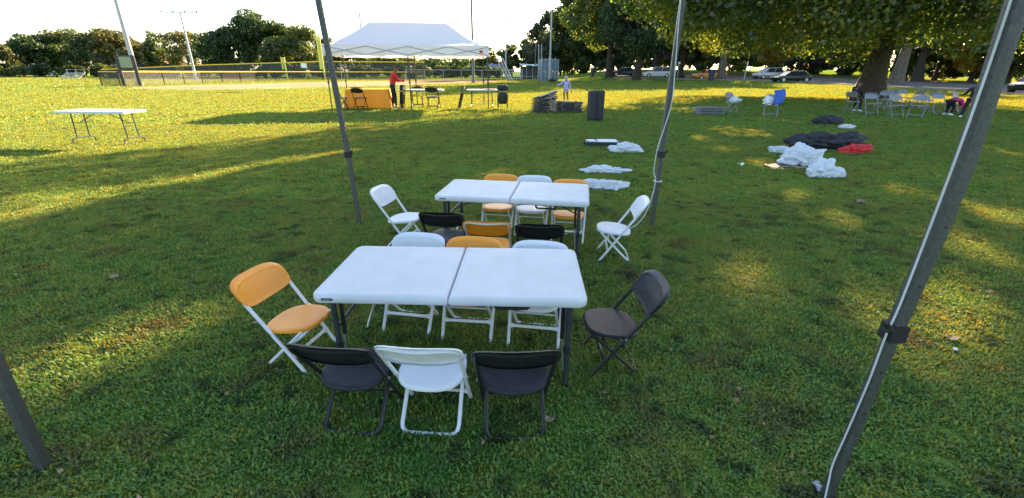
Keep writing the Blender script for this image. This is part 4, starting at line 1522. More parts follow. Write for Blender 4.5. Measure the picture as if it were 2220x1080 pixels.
tw = 'white tables below the far canopy'
trestle('white table beside the person in red below the canopy', G(920, 236) + Vector((0, .35, 0)), .02, 1.5, .7, .735, tw)
trestle('white table at the right end below the canopy', G(1044, 236) + Vector((0, .4, 0)), 0, 1.25, .7, .735, tw)
gk = 'black chairs below the far canopy'
place(K0, 'black chair before the orange tablecloth', G(782, 238), 80, gk, 1.08)
place(K0, 'black chair at the left end of the orange tablecloth', G(745, 238), 15, gk, 1.05)
place(K0, 'black chair behind the white table right of the person in red', G(906, 233), -90, gk, 1.1)
place(K0, 'black chair in front of the white table, back to camera', G(940, 237), 82, gk, 1.12)
KF = make_folded('x', MT['black_metal'], MT['black_plastic'])


def leaning(base, n, lab, group, tilt, rz, step):
    for k in range(n):
        w = ['first', 'second', 'third', 'fourth', 'fifth'][k]
        d = Vector((math.cos(rz), math.sin(rz), 0)) * (step * k)
        place(KF, f'{w} folded black chair of those {lab}', base + d + Vector((0, 0, .46)), 0, group, 1, (0, -PI / 2 + tilt, rz))


leaning(G(873, 237), 3, 'leaning on the white table by the person in red', 'folded chairs leaning on the white table', .10, 0, .05)
leaning(G(1001, 236), 2, 'leaning on the left end of the rightmost white table', 'folded chairs leaning left of the rightmost table', .26, 0, .06)
leaning(G(1090, 237), 4, 'propped at the right end of the rightmost white table', 'folded chairs propped right of the rightmost table', -.06, PI / 2, .05)
tray = MB().box((0, 0, .012), (.5, .3, .024))
o = tray.build('wooden_tray', MT['wood'], bev=.006)
o.location = G(1052, 236) + Vector((.15, .4, .736))
tag(o, 'brown tray on the right end of the rightmost white table', 'tray')
# ------------------------------------------------------------------ ball field: fences, poles, boards
def fence(label, pts, hts, post_m, cap_m, net_m, spacing, pr=.03, cr=.045, midrail=False):
    """pts world base points; each post, mesh bay and cap is a part"""
    root = thing('chain_link_fence', label, 'fence', pts[0])
    o0 = Vector(pts[0])
    P, H = [], []
    for i in range(len(pts) - 1):
        a, b_ = Vector(pts[i]), Vector(pts[i + 1])
        n = max(1, int(round((b_ - a).length / spacing)))
        for k in range(n):
            P.append(a.lerp(b_, k / n) - o0)
            H.append(hts[i] + (hts[i + 1] - hts[i]) * k / n)
    P.append(Vector(pts[-1]) - o0)
    H.append(hts[-1])
    for p, h in zip(P, H):
        MB().tube([p, p + Vector((0, 0, h))], pr, 6).build('post', post_m, root)
    for i in range(len(P) - 1):
        a, b_, ha, hb = P[i], P[i + 1], H[i], H[i + 1]
        MB().add([a + Vector((0, 0, .05)), b_ + Vector((0, 0, .05)), b_ + Vector((0, 0, hb - .03)), a + Vector((0, 0, ha - .03))], [(0, 1, 2, 3)]).build('mesh_panel', net_m, root, recalc=False)
        MB().tube([a + Vector((0, 0, ha)), b_ + Vector((0, 0, hb))], cr, 8).build('cap_rail', cap_m, root, smooth=True)
    return root


f1 = [G(222, 187.8), G(262, 187.4), G(308, 186)]
fence('short dark screened fence corner beside the scoreboard', f1, [1.28, 1.28, 1.28], MT['black_metal'], MT['yellow'], MT['screen'], 1.6, .05)
f2 = [G(308, 186), G(440, 180.8), G(560, 177.6), G(700, 175), G(920, 172.6)]
fence('low chain-link outfield fence with yellow cap behind the infield', f2, [1.28, 1.26, 1.26, 1.26, 1.26], MT['black_metal'], MT['yellow'], MT['net'], 3.0, .045, .07)
f3 = [GD(222, 82), GD(450, 84), GD(700, 84), GD(922, 86)]
fence('tall dark screened fence with yellow cap beyond the low outfield fence', f3, [1.5, 2.3, 2.9, 2.9], MT['black_metal'], MT['yellow'], MT['screen'], 5.0, .05, .085)
f4 = [GD(880, 70), GD(1000, 72), GD(1128, 76)]
fence('grey chain-link fence seen under the white canopy', f4, [1.6, 1.6, 1.6], MT['pole'], MT['pole'], MT['net'], 3.0, .04, .04)


def lamp_post(label, base, top, r, heads, m, arm=2.0):
    root = thing('light_pole', label, 'light pole', base, 0, 'sports lighting poles around the ball field')
    MB().tube([(0, 0, 0), (0, 0, top)], [r, r * .55], 10).build('pole', m, root, smooth=True)
    MB().tube([(0, 0, 0), (0, 0, .25)], r * 1.6, 10).build('base', m, root)
    if heads:
        MB().box((0, 0, top), (arm, .12, .14)).build('cross_arm', m, root)
        for k in range(heads):
            x = arm * (k / (heads - 1) - .5) if heads > 1 else 0
            MB().box((x, -.15, top + .14), (.34, .30, .24), Matrix.Rotation(.5, 3, 'X')).build('lamp_head', m, root, bev=.04)
    return root


def ztop(px, y, D):
    return AT(px, y, D).z


b1 = G(303, 185.5)
lamp_post('tall grey light pole beside the scoreboard', b1, 15, .22, 5, MT['pole'])
b2 = G(425, 172.5)
lamp_post('grey light pole with cross arm before the far left trees', b2, ztop(388, 27, b2.y), .22, 4, MT['pole'], 5.6)
b3 = GD(1026, 62)
lamp_post('dark light pole rising behind the right half of the white canopy', b3, 14, .17, 4, MT['dark_pole'])
lamp_post('far light pole with cross arm above the canopy roof', GD(793, 150), ztop(788, 28, 150), .42, 5, MT['pole'], 3.2)
lamp_post('far light pole with a single head right of the canopy', GD(1097, 120), ztop(1095, 52, 120), .26, 2, MT['pole'], .8)
lamp_post('slim pale light pole above the batting cage', GD(1192, 70), 14, .15, 4, MT['pole'])
for i, (px, yt, D) in enumerate([(1160, 94, 100), (1167, 96, 102), (1173, 95, 98)]):
    r0 = thing('net_pole', ['left', 'middle', 'right'][i] + ' tall pole of the three behind the dugout', 'pole', GD(px, D), 0, 'tall net poles behind the dugout')
    MB().tube([(0, 0, 0), (0, 0, ztop(px, yt, D))], .10, 8).build('shaft', MT['pole' if i else 'dark_pole'], r0)
    MB().tube([(0, 0, 0), (0, 0, .2)], .18, 8).build('base', MT['pole'], r0)
for px, yb, yt, D, lab in [(621, 170, 124, 84, 'short lime yellow foul pole before the tall dome of trees'), (703, 172, 72, 80, 'tall lime yellow foul pole left of the near canopy pole')]:
    r0 = thing('foul_pole', lab, 'pole', GD(px, D), 0, 'lime yellow foul poles')
    zt = ztop(px - 8, yt, D)
    MB().tube([(0, 0, 0), (0, 0, zt)], .11, 8).build('shaft', MT['lime'], r0)
    MB().tube([(-.55, 0, 1.6), (-.55, 0, zt)], .07, 8).build('wing_rail', MT['lime'], r0)
    MB().box((-.28, 0, (1.6 + zt) / 2), (.5, .02, zt - 1.7)).build('wing_screen', meshmat('lime_mesh', (.5, .5, .12), .5), r0)
for px, D in ((740, 70), (752, 78)):
    r0 = thing('goal_post', ('left' if px == 740 else 'right') + ' thin grey post beside the tall lime foul pole', 'post', GD(px, D), 0, 'thin grey posts')
    MB().tube([(0, 0, 0), (0, 0, 2.4)], .05, 6).build('shaft', MT['pole'], r0)
    MB().tube([(0, 0, 2.4), (0, 0, 2.46)], .07, 6).build('cap', MT['pole'], r0)
sg = thing('fence_sign', 'small pale rectangular sign on the tall screened fence', 'sign', GD(661, 83.6))
MB().box((0, 0, 2.25), (1.0, .04, .75)).build('panel', MT['alum'], sg)
MB().box((0, -.025, 2.25), (.8, .01, .5)).build('face', MT['paper'], sg)
# scoreboard
sb = thing('scoreboard', 'black scoreboard on two thick posts beside the tall light pole', 'scoreboard', G(288, 187.2), .35)
for x in (-.62, .62):
    MB().box((x, 0, 1.36), (.26, .26, 2.72)).build('post', MT['black_metal'], sb, bev=.02)
MB().box((0, 0, 2.08), (1.24, .16, 1.25)).build('board', MT['black_metal'], sb, bev=.02)
MB().box((0, -.09, 2.10), (.95, .02, .95)).build('display_face', MT['sign_green'], sb)
# bleachers at far left
bl = thing('bleachers', 'grey tiered bleachers below the far left trees', 'bleachers', GD(148, 78), .25)
bl.scale = (.8, .8, .62)
for k in range(5):
    MB().box((0, k * .6, .35 + k * .32), (3.4, .30, .05)).build('seat_plank', MT['alum'], bl)
    MB().box((0, k * .6 - .3, .12 + k * .32), (3.4, .28, .04)).build('foot_plank', MT['alum'], bl)
for x in (-1.5, 0, 1.5):
    MB().tube([(x, -.3, 0), (x, 2.5, 1.65)], .04, 6).build('stringer', MT['pole'], bl)
    MB().tube([(x, 2.5, 0), (x, 2.5, 2.4)], .04, 6).build('upright', MT['pole'], bl)
MB().tube([(-1.6, 2.5, 2.4), (1.6, 2.5, 2.4)], .035, 6).build('guard_rail', MT['pole'], bl)
# batting cage
p = G(1190, 177.5)
bc = thing('batting_cage', 'blue netted batting cage beside the tree line', 'cage', p + Vector((0, 2, 0)), .1)
for i in range(6):
    for y in (-1.6, 1.6):
        x = -1.25 + i * .5
        MB().tube([(x, y, 0), (x, y, 3.4 - .35 * (i % 2))], .04, 6).build('post', MT['pole'], bc)
for y in (-1.58, 1.58):
    MB().box((0, y, 1.6), (2.5, .02, 3.1)).build('net_panel', MT['blue_net'], bc)
for x in (-1.26, 1.26):
    MB().box((x, 0, 1.6), (.02, 3.2, 3.1)).build('net_panel', MT['blue_net'], bc)
MB().tube([(-1.25, -1.6, 3.1), (1.25, -1.6, 3.1)], .035, 6).build('top_rail', MT['pole'], bc)
MB().tube([(-1.25, 1.6, 3.1), (1.25, 1.6, 3.1)], .035, 6).build('top_rail', MT['pole'], bc)
r0 = thing('shrub', 'small green shrub at the foot of the batting cage', 'shrub', G(1196, 179))
leaves('crown', [(0, 0, .35), (.35, .1, .3), (-.3, 0, .25)], [.4, .3, .3], 420, .14, LF['olive'], r0, 71)
MB().tube([(0, 0, -.02), (0, 0, .3)], .03, 5).build('stem', MT['bark'], r0)
# backstop hood
bs = thing('backstop_net', 'slanting blue backstop net right of the white canopy', 'net', GD(1108, 72))
MB().add([(-2.2, 0, 3.3), (-1.3, 0, 3.3), (.3, 0, 0), (-.5, 0, 0)], [(0, 1, 2, 3)]).build('net_panel', MT['blue_net'], bs, recalc=False)
for x0, x1 in ((-2.2, -.5), (-1.3, .3), (-1.75, -.1)):
    MB().tube([(x1, 0, 0), (x0, 0, 3.3)], .04, 6).build('pole', MT['pole'], bs)
# dugout
dg = thing('dugout', 'low dugout with pale teal roof beyond the cage', 'dugout', GD(1153, 100))
MB().add([(-2.5, -1.4, 2.55), (2.5, -1.4, 2.35), (2.5, 1.4, 2.6), (-2.5, 1.4, 2.8), (-2.5, -1.4, 2.67), (2.5, -1.4, 2.47), (2.5, 1.4, 2.72), (-2.5, 1.4, 2.92)],
         [(0, 1, 2, 3), (4, 5, 6, 7), (0, 1, 5, 4), (1, 2, 6, 5), (2, 3, 7, 6), (3, 0, 4, 7)]).build('roof', MT['teal'], dg)
MB().box((0, 1.3, 1.2), (4.8, .12, 2.4)).build('back_wall', MT['steel_dark'], dg)
for x in (-2.3, -1.1, .1, 1.2, 2.3):
    MB().tube([(x, -1.2, 0), (x, -1.2, 2.5)], .05, 6).build('post', MT['pole'], dg)
MB().box((0, .6, .45), (4.4, .4, .06)).build('bench', MT['alum'], dg)
wf = thing('lattice_panel', 'white lattice guard panel left of the dugout', 'panel', GD(1118, 95))
for k in range(8):
    MB().tube([(-1.3 + k * .37, 0, 0), (-1.3 + k * .37, 0, 1.75)], .035, 5).build('upright', MT['white_metal'], wf)
for z in (.1, .65, 1.2, 1.75):
    MB().tube([(-1.32, 0, z), (1.32, 0, z)], .035, 5).build('rail', MT['white_metal'], wf)


def picnic(label, loc, rz):
    r0 = thing('picnic_table', label, 'picnic table', loc, rz)
    for y in (-.3, 0, .3):
        MB().box((0, y, .75), (1.9, .27, .05)).build('top_plank', MT['wood'], r0)
    for y in (-.78, .78):
        MB().box((0, y, .45), (1.9, .27, .05)).build('bench_plank', MT['wood'], r0)
    for x in (-.7, .7):
        MB().tube([(x, -.75, 0), (x, .3, .74)], .05, 6).build('leg', MT['pole'], r0)
        MB().tube([(x, .75, 0), (x, -.3, .74)], .05, 6).build('leg', MT['pole'], r0)


picnic('wooden picnic table on the lawn right of the batting cage', G(1246, 172.5), .1)
# far buildings
hb = thing('gabled_house', 'distant pale house with slate gable seen under the canopy', 'house', GD(1012, 170))
MB().box((0, 3, 1.6), (6, 6, 3.2)).build('wall', MT['alum'], hb)
MB().add([(-3.3, -.3, 3.1), (3.3, -.3, 3.1), (0, -.3, 5.4), (-3.3, 6.3, 3.1), (3.3, 6.3, 3.1), (0, 6.3, 5.4)], [(0, 1, 2), (3, 5, 4), (0, 2, 5, 3), (1, 4, 5, 2), (0, 3, 4, 1)]).build('roof', MT['slate'], hb)
for x in (-1.6, 1.4):
    w_ = MB().box((x, -.03, 1.7), (1.1, .08, 1.3)).build('window', MT['white_metal'], hb)
    MB().box((x, -.08, 1.7), (.9, .04, 1.1)).build('pane', MT['glass'], w_)
hw = thing('long_shed', 'long low building with slate roof behind the canopy legs', 'building', GD(1050, 165))
MB().box((0, 2, 1.5), (13, 4, 3)).build('wall', MT['stucco'], hw)
MB().add([(-6.8, -.3, 2.9), (6.8, -.3, 2.9), (6.8, 4.3, 2.9), (-6.8, 4.3, 2.9), (-6.8, 2, 4.6), (6.8, 2, 4.6)], [(0, 1, 5, 4), (2, 3, 4, 5), (0, 4, 3), (1, 2, 5), (0, 3, 2, 1)]).build('roof', MT['slate'], hw)
for x in (-4, -1, 2, 5):
    w_ = MB().box((x, -.03, 1.6), (1.2, .08, 1.2)).build('window', MT['white_metal'], hw)
    MB().box((x, -.08, 1.6), (1.0, .04, 1.0)).build('pane', MT['glass'], w_)
bb = thing('brick_building', 'distant red brick block glimpsed between the thin far trees', 'building', GD(343, 190))
MB().box((0, 2, 3.6), (4.2, 4, 7.2)).build('wall', MT['brick'], bb)
MB().box((0, 2, 7.3), (4.5, 4.3, .25)).build('parapet', MT['stucco'], bb)
for z in (1.6, 3.6, 5.6):
    for x in (-1.1, 1.1):
        w_ = MB().box((x, -.03, z), (.9, .08, 1.2)).build('window', MT['white_metal'], bb)
        MB().box((x, -.08, z), (.75, .04, 1.0)).build('pane', MT['glass'], w_)
bt = thing('tan_building', 'distant tan building with hipped roof behind the thin far trees', 'building', GD(376, 185))
MB().box((0, 2, 1.4), (6, 4, 2.8)).build('wall', MT['stucco'], bt)
MB().add([(-3.3, -.3, 2.8), (3.3, -.3, 2.8), (3.3, 4.3, 2.8), (-3.3, 4.3, 2.8), (-1.4, 2, 4.2), (1.4, 2, 4.2)], [(0, 1, 5, 4), (1, 2, 5), (2, 3, 4, 5), (3, 0, 4), (0, 3, 2, 1)]).build('roof', MT['brick'], bt)
for x in (-1.6, 1.4):
    w_ = MB().box((x, -.03, 1.5), (1.1, .08, 1.2)).build('window', MT['white_metal'], bt)
    MB().box((x, -.08, 1.5), (.9, .04, 1.0)).build('pane', MT['glass'], w_)


# ------------------------------------------------------------------ cars
def car(label, loc, rz, paint, kind='suv', L=4.5, Wd=1.82, H=1.66):
    root = thing('parked_car', label, 'car', loc, rz, 'cars parked along the park road')
    w = Wd / 2
    suv = kind == 'suv'
    belt = .98 if suv else .90
    hood = .95 if suv else .86
    l2 = L / 2
    st = [(-l2, .42, belt - .32, .86), (-l2 + .06, .30, belt - .06, .95), (-l2 + .5, .24, belt, 1), (-.3, .22, belt, 1.0), (l2 - 1.35, .22, belt - .02, 1), (l2 - 1.1, .22, hood, .99),
          (l2 - .35, .24, hood - .10, .95), (l2 - .06, .30, hood - .22, .86), (l2, .40, hood - .36, .78)]
    R = []
    for x, z0, z1, f in st:
        a = w * f
        R.append([(x, -a * .92, z0), (x, -a, z0 + .12), (x, -a, (z0 + z1) / 2 + .1), (x, -a * .95, z1 - .04), (x, -a * .86, z1), (x, a * .86, z1), (x, a * .95, z1 - .04), (x, a, (z0 + z1) / 2 + .1), (x, a, z0 + .12), (x, a * .92, z0)])
    MB().rings(R).build('body', paint, root, smooth=True)
    xr0, xr1, xt0, xt1 = (-l2 + .10, l2 - 1.15, -l2 + .32, l2 - 1.95) if suv else (-l2 + .45, l2 - 1.15, -l2 + 1.15, l2 - 1.95)
    g = MB()
    zb = belt - .02
    g.rings([[(xr0, -w * .86, zb), (xr1, -w * .86, zb), (xr1, w * .86, zb), (xr0, w * .86, zb)], [(xt0, -w * .70, H - .05), (xt1, -w * .70, H - .05), (xt1, w * .70, H - .05), (xt0, w * .70, H - .05)]])
    g.build('window_glass', MT['glass'], root)
    rb = MB()
    rb.rings([[(x0, -y, z), (x1, -y, z), (x1, y, z), (x0, y, z)] for x0, x1, y, z in ((xt0 - .03, xt1 + .03, w * .72, H - .07), (xt0 - .02, xt1 + .02, w * .72, H - .03), (xt0 + .12, xt1 - .12, w * .6, H))])
    rb.build('roof', paint, root, smooth=True)
    for s in (-1, 1):
        for xa, xb in ((xr0, xt0), (xr1, xt1), ((xr0 + xr1) / 2 - .05, (xt0 + xt1) / 2)):
            MB().tube([(xa, s * w * .865, zb), (xb, s * w * .705, H - .05)], .04, 6).build('pillar', paint, root)
        MB().box((l2 - 1.45, s * (w + .07), belt + .06), (.12, .16, .13)).build('mirror', paint, root, bev=.03)
        MB().box((l2 - .10, s * w * .62, hood - .22), (.16, .34, .13)).build('headlight', MT['lamp'], root, bev=.02)
        MB().box((-l2 + .04, s * w * .72, belt - .18), (.10, .28, .2)).build('tail_light', MT['tail'], root, bev=.02)
        for x in (-l2 + .80, l2 - .85):
            ty = MB()
            ty.tube([(x, s * (w - .20), .33), (x, s * (w + .015), .33)], .33, 20)
            t_ = ty.build('wheel', MT['tyre'], root, smooth=True)
            MB().tube([(x, s * (w - .01), .33), (x, s * (w + .025), .33)], .21, 14).build('rim', MT['rim'], t_)
    MB().box((l2 - .03, 0, .45), (.12, Wd * .72, .14)).build('bumper', MT['tyre'], root, bev=.02)
    MB().box((-l2 + .03, 0, .45), (.12, Wd * .76, .14)).build('bumper', MT['tyre'], root, bev=.02)
    return root


car('white SUV parked behind the thick dark tree trunk', GT(1423, 168.5), PI - .1, mat('white_paint', (.75, .75, .75), .25))
car('dark car hidden behind the trees left of the white SUV', GD(1352, 84), PI, mat('navy_paint', (.03, .035, .05), .25), 'sedan', 4.6, 1.8, 1.45)
car('orange car parked beside the blue bin', GT(1536, 173), PI + .05, mat('orange_paint', (.62, .23, .02), .3), 'suv', 4.7, 1.8, 1.5)
car('silver SUV parked behind the dark sedan', GT(1662, 171), PI + .2, mat('silver_paint', (.42, .43, .45), .28, .5))
car('dark green sedan parked before the silver SUV', GT(1712, 178.5), PI + .12, mat('dark_green_paint', (.012, .018, .016), .25), 'sedan', 4.9, 1.82, 1.42)
car('black car at the right edge behind the near pole', G(2246, 203), PI + .35, mat('black_paint', (.012, .012, .014), .2), 'sedan', 4.7, 1.8, 1.42)
rp_ = random.Random(2)
for i, (px, D, c, lab) in enumerate([(18, 112, (.22, .22, .22), 'grey car far off at the left edge of the field'), (62, 112, (.35, .05, .04), 'red car far off below the left trees'),
                                     (100, 112, (.1, .1, .1), 'dark car far off left of the bleachers')]):
    car(lab, GD(px, D), .3, mat('far_car_paint', c, .3), 'suv' if i != 1 else 'sedan')


def barrel(label, loc, m, r=.3, h=.95):
    r0 = thing('rubbish_bin', label, 'bin', loc)
    MB().rings([[(r * f * math.cos(2 * PI * k / 16), r * f * math.sin(2 * PI * k / 16), z) for k in range(16)] for f, z in ((.86, 0), (.95, h * .5), (1, h), (1.06, h), (1.06, h * 1.04))]).build('drum', m, r0, smooth=True)
    MB().rings([[(r * f * math.cos(2 * PI * k / 16), r * f * math.sin(2 * PI * k / 16), z) for k in range(16)] for f, z in ((1.08, h * 1.045), (1.02, h * 1.12), (.5, h * 1.2))]).build('lid', m, r0, smooth=True)


barrel('dark blue bin on the verge beside the orange car', GT(1541, 174.8), mat('navy_bin', (.02, .035, .09), .5), .42, 1.25)
barrel('dark bin on the lawn at the foot of the tree line', GT(1284, 166), MT['steel_dark'], .4, 1.3)
r0 = thing('signpost', 'grey signpost on the verge left of the silver SUV', 'signpost', GT(1612, 176.5))
MB().tube([(0, 0, 0), (.12, 0, 2.6)], .07, 8).build('post', MT['pole'], r0)
MB().box((.11, -.07, 2.3), (.12, .03, .45)).build('sign_plate', MT['alum'], r0)
r0 = thing('signpost', 'thin pale post at the kerb behind the back right canopy pole', 'post', GT(1468, 172))
MB().tube([(0, 0, 0), (0, 0, 2.4)], .05, 8).build('post', MT['pole'], r0)
MB().box((0, -.06, 2.3), (.3, .03, .3)).build('sign_plate', MT['alum'], r0)


# ------------------------------------------------------------------ people
def skin(name, V, E_, Rr, m, parent, sub=2, bev=None):
    me = bpy.data.meshes.new(name)
    me.from_pydata([tuple(v) for v in V], E_, [])
    o = bpy.data.objects.new(name, me)
    COL.objects.link(o)
    md = o.modifiers.new('skin', 'SKIN')
    md.use_smooth_shade = True
    for i, d in enumerate(me.skin_vertices[0].data):
        r = Rr[i]
        d.radius = r if isinstance(r, tuple) else (r, r)
        d.use_root = i == 0
    o.modifiers.new('sub', 'SUBSURF').levels = sub
    o.modifiers['sub'].render_levels = sub
    dg_ = bpy.context.evaluated_depsgraph_get()
    dg_.update()
    ne = bpy.data.meshes.new_from_object(o.evaluated_get(dg_))
    ne.name = name
    bpy.data.objects.remove(o)
    ne.materials.clear()
    ne.materials.append(m)
    for p_ in ne.polygons:
        p_.use_smooth = True
    n = bpy.data.objects.new(name, ne)
    COL.objects.link(n)
    n.parent = parent
    return n


def person(label, loc, rz, J, top_m, leg_m, shoe_m, hood=None, sleeve=1.0, bare_leg=False, k=1.0, hair=True):
    """J: joints pel, chest, neck, head, (shL elL haL) (shR..), (hipL knL anL) ...; k = thickness"""
    root = thing('person', label, 'person', loc, rz)
    V = lambda n: Vector(J[n])
    hd = V('head')
    fw = Vector(J.get('look', (0, 1, 0))).normalized()
    upv = (hd - V('neck')).normalized()
    # body: one continuous skin
    names = ['pel', 'chest', 'neck', 'head', 'top']
    pos = [V('pel'), V('chest'), V('neck'), hd, hd + upv * .11 * k]
    rad = [.105 * k, .115 * k, .05 * k, .088 * k, .06 * k]
    ed = [(0, 1), (1, 2), (2, 3), (3, 4)]
    for s in 'LR':
        i = len(pos)
        pos += [V('sh' + s), V('el' + s), V('ha' + s)]
        rad += [.052 * k, .040 * k, .028 * k]
        ed += [(1, i), (i, i + 1), (i + 1, i + 2)]
        i = len(pos)
        an = V('an' + s)
        pos += [V('hip' + s), V('kn' + s), an]
        rad += [.085 * k, .058 * k, .038 * k]
        ed += [(0, i), (i, i + 1), (i + 1, i + 2)]
    body = skin('body', pos, ed, rad, MT['skin'], root)
    # hands: palm and five fingers
    for s in 'LR':
        h, e = V('ha' + s), V('el' + s)
        d = (h - e).normalized()
        sd = d.cross(Vector((0, 0, 1)))
        sd = sd.normalized() if sd.length > .1 else Vector((1, 0, 0))
        b = MB()
        b.tube([h, h + d * .045 * k, h + d * .085 * k], [.024 * k, .032 * k, .028 * k], 8)
        for q, (of, L) in enumerate(((-.024, .055), (-.008, .068), (.008, .064), (.024, .05))):
            f0 = h + d * .08 * k + sd * of * k
            b.tube([f0, f0 + d * L * .6 * k, f0 + d * L * k - Vector((0, 0, .02 * k))], [.009 * k, .008 * k, .006 * k], 6)
        b.tube([h + d * .03 * k + sd * .028 * k, h + d * .06 * k + sd * .055 * k, h + d * .085 * k + sd * .06 * k], [.011 * k, .009 * k, .007 * k], 6)
        b.build('hand', MT['skin'], root, smooth='all')
    # face
    rt = fw.cross(upv).normalized()
    fc = MB()
    fc.tube([hd + fw * .085 * k + upv * .035 * k, hd + fw * .115 * k - upv * .005 * k], [.008 * k, .016 * k], 6)
    fc.build('nose', MT['skin'], root)
    for s in (-1, 1):
        MB().tube([hd + fw * .078 * k + rt * s * .034 * k + upv * .04 * k, hd + fw * .09 * k + rt * s * .034 * k + upv * .04 * k], .012 * k, 8).build('eye', MT['hair'], root)
        MB().tube([hd + rt * s * .082 * k + upv * .02 * k, hd + rt * s * .10 * k + upv * .025 * k], [.026 * k, .02 * k], 8).build('ear', MT['skin'], root)
    MB().tube([hd + fw * .083 * k + rt * -.025 * k - upv * .045 * k, hd + fw * .088 * k - upv * .047 * k, hd + fw * .083 * k + rt * .025 * k - upv * .045 * k], .006 * k, 6).build('mouth', mat('lips', (.15, .05, .04), .5), root)
    if hair:
        skin('hair', [hd - fw * .03 * k + upv * .02 * k, hd - fw * .015 * k + upv * .10 * k, hd + fw * .03 * k + upv * .125 * k], [(0, 1), (1, 2)], [.088 * k, .092 * k, .055 * k], MT['hair'], root)
    if hood:
        skin('hood', [hd - fw * .03 * k - upv * .12 * k, hd - fw * .03 * k + upv * .02 * k, hd - fw * .01 * k + upv * .12 * k], [(0, 1), (1, 2)], [.09 * k, .118 * k, .075 * k], hood, root)
    # jacket over torso and arms
    pos = [V('pel') + Vector((0, 0, -.02)), V('pel').lerp(V('chest'), .5), V('chest'), V('neck') - upv * .03 * k]
    rad = [.135 * k, .128 * k, .142 * k, .075 * k]
    ed = [(0, 1), (1, 2), (2, 3)]
    for s in 'LR':
        i = len(pos)
        pos += [V('sh' + s), V('el' + s), V('el' + s).lerp(V('ha' + s), .93 * sleeve)]
        rad += [.068 * k, .056 * k, .044 * k]
        ed += [(2, i), (i, i + 1), (i + 1, i + 2)]
    skin('jacket', pos, ed, rad, top_m, root)
    pos, rad, ed = [V('pel') + Vector((0, 0, .04 * k))], [.118 * k], []
    for s in 'LR':
        i = len(pos)
        end = V('kn' + s).lerp(V('an' + s), .0 if bare_leg else .95)
        if bare_leg:
            pos += [V('hip' + s), V('hip' + s).lerp(V('kn' + s), .6)]
            rad += [.10 * k, .09 * k]
            ed += [(0, i), (i, i + 1)]
        else:
            pos += [V('hip' + s), V('kn' + s), end]
            rad += [.098 * k, .072 * k, .056 * k]
            ed += [(0, i), (i, i + 1), (i + 1, i + 2)]
    skin('trousers', pos, ed, rad, leg_m, root)
    for s in 'LR':
        an = V('an' + s)
        td = Vector(J.get('toe' + s, J.get('toe', (0, 1, 0)))).normalized()
        sh = MB()
        R = []
        for t, w_, h_ in ((-.07, .025, .05), (-.05, .042, .085), (.03, .044, .085), (.10, .048, .055), (.16, .042, .045), (.185, .02, .03)):
            c = an + td * t * k
            sdv = td.cross(Vector((0, 0, 1))).normalized()
            z0 = an.z - .075 * k
            R.append([c + sdv * (w_ * k * math.cos(a)) + Vector((0, 0, z0 - c.z + (.5 + .5 * math.sin(a)) * h_ * k * 1.2)) for a in [2 * PI * q / 10 for q in range(10)]])
        sh.rings(R).build('shoe', shoe_m, root, smooth='all')
    return root


M_red = mat('red_fleece', (.55, .022, .022), .85, 0, .15, 12, .4, 60)
M_lav = mat('lavender_fleece', (.45, .39, .64), .85, 0, .1, 12, .4, 60)
M_blk = mat('black_fleece', (.014, .014, .017), .85, 0, .2, 12, .4, 60)
M_pnk = mat('pink_cotton', (.66, .03, .24), .8, 0, .1, 12, .4, 60)
M_wsh = mat('white_shoe', (.75, .75, .75), .6)
pr_ = G(855, 235)
person('person in red hooded jacket and black trousers looking at a phone', pr_, -PI / 2 + .45,
       dict(pel=(0, 0, .90), chest=(0, .07, 1.20), neck=(0, .14, 1.38), head=(0, .20, 1.49), look=(0, 1, -.55), shL=(-.17, .10, 1.32), elL=(-.22, .20, 1.06), haL=(-.06, .40, 1.04),
            shR=(.17, .10, 1.32), elR=(.22, .20, 1.06), haR=(.06, .42, 1.08), hipL=(-.09, 0, .86), knL=(-.11, .03, .48), anL=(-.12, -.03, .085), hipR=(.09, 0, .86), knR=(.11, .06, .48),
            anR=(.13, .05, .085)), M_red, M_blk, mat('grey_shoe', (.3, .28, .26), .7), k=1.0)
rzp = -PI / 2 + .45
q = Matrix.Rotation(rzp, 3, 'Z') @ Vector((.02, .53, 1.11))
ph = thing('mobile_phone', 'black phone held by the person in red', 'phone', pr_ + q, rzp)
MB().box((0, 0, 0), (.075, .012, .15), Matrix.Rotation(-.7, 3, 'X')).build('case', MT['black_plastic'], ph, bev=.004)
MB().box((0, -.008, .004), (.066, .003, .135), Matrix.Rotation(-.7, 3, 'X')).build('screen', MT['glass'], ph)
pl_ = G(1227, 245) + Vector((0, .35, 0))
zz = .38
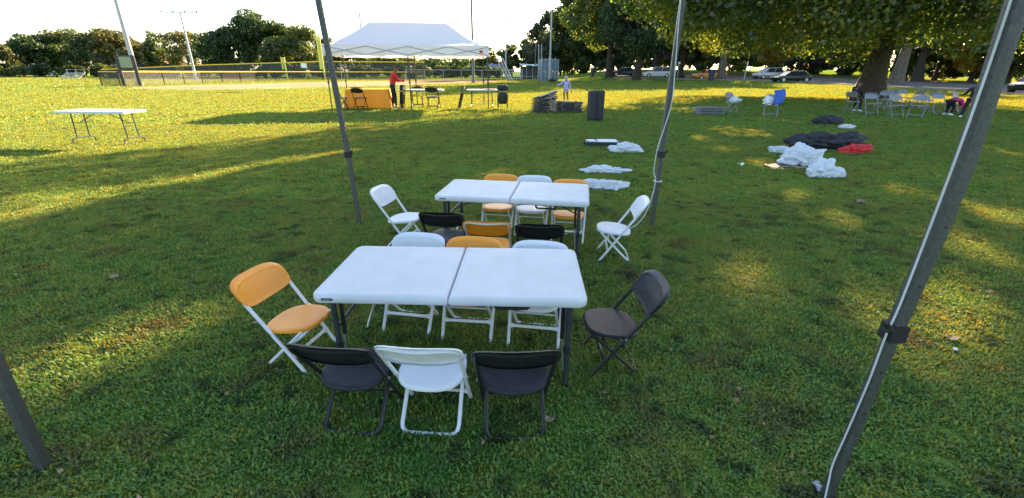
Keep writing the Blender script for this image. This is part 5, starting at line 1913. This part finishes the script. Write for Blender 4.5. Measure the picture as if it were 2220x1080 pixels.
person('child in lavender hooded top standing on the low pile of chairs, arms out', (pl_.x, pl_.y, zz), .15,
       dict(pel=(0, 0, .50), chest=(0, .01, .70), neck=(0, .01, .82), head=(0, .02, .92), look=(.1, 1, 0), shL=(-.11, 0, .78), elL=(-.24, -.02, .66), haL=(-.40, .0, .62), shR=(.11, 0, .78), elR=(.17, 0, .60),
            haR=(.22, .02, .42), hipL=(-.06, 0, .48), knL=(-.06, .03, .27), anL=(-.06, -.02, .055), hipR=(.06, 0, .48), knR=(.07, .04, .27), anR=(.10, 0, .055)), M_lav, M_lav, M_wsh, hood=M_lav, bare_leg=True, k=.64).scale = (.92, .92, .92)
ps = G(1842, 243)
person('child in black with white shoes seated sideways on a grey steel chair', (ps.x, ps.y, 0), -1.15,
       dict(pel=(0, -.02, .53), chest=(0, .05, .78), neck=(0, .12, .92), head=(0, .18, 1.01), look=(0, 1, -.7), shL=(-.13, .08, .88), elL=(-.17, .18, .70), haL=(-.07, .34, .62), shR=(.13, .08, .88), elR=(.17, .18, .70),
            haR=(.07, .34, .62), hipL=(-.07, .02, .50), knL=(-.09, .36, .47), anL=(-.09, .38, .07), hipR=(.07, .02, .50), knR=(.09, .36, .47), anR=(.09, .42, .07)), M_blk, M_blk, M_wsh, k=.8)
pk = G(2060, 250)
person('child in pink top and black leggings bending down to the grass', pk, -PI / 2 + .2,
       dict(pel=(0, -.18, .50), chest=(0, .06, .56), neck=(0, .20, .50), head=(0, .29, .42), look=(0, .3, -1), shL=(-.12, .12, .54), elL=(-.16, .22, .34), haL=(-.10, .32, .16), shR=(.12, .12, .54), elR=(.16, .22, .34),
            haR=(.10, .32, .16), hipL=(-.07, -.18, .47), knL=(-.08, -.08, .26), anL=(-.08, -.18, .06), hipR=(.07, -.18, .47), knR=(.08, -.04, .26), anR=(.08, -.14, .06)), M_pnk, M_blk, M_wsh, k=.85)
pb = G(2094, 256)
person('child in black standing with feet apart beside the child in pink', pb, -.5,
       dict(pel=(0, 0, .60), chest=(.04, .03, .86), neck=(.06, .05, 1.02), head=(.08, .08, 1.13), look=(-.4, 1, -.3), shL=(-.11, .02, .96), elL=(-.17, .12, .80), haL=(-.20, .26, .74), shR=(.19, .04, .96), elR=(.24, .04, .76),
            haR=(.20, .10, .58), hipL=(-.07, 0, .57), knL=(-.12, .02, .32), anL=(-.16, -.02, .065), hipR=(.07, 0, .57), knR=(.08, .03, .32), anR=(.06, -.03, .065)), M_blk, M_blk, M_wsh, k=.8)
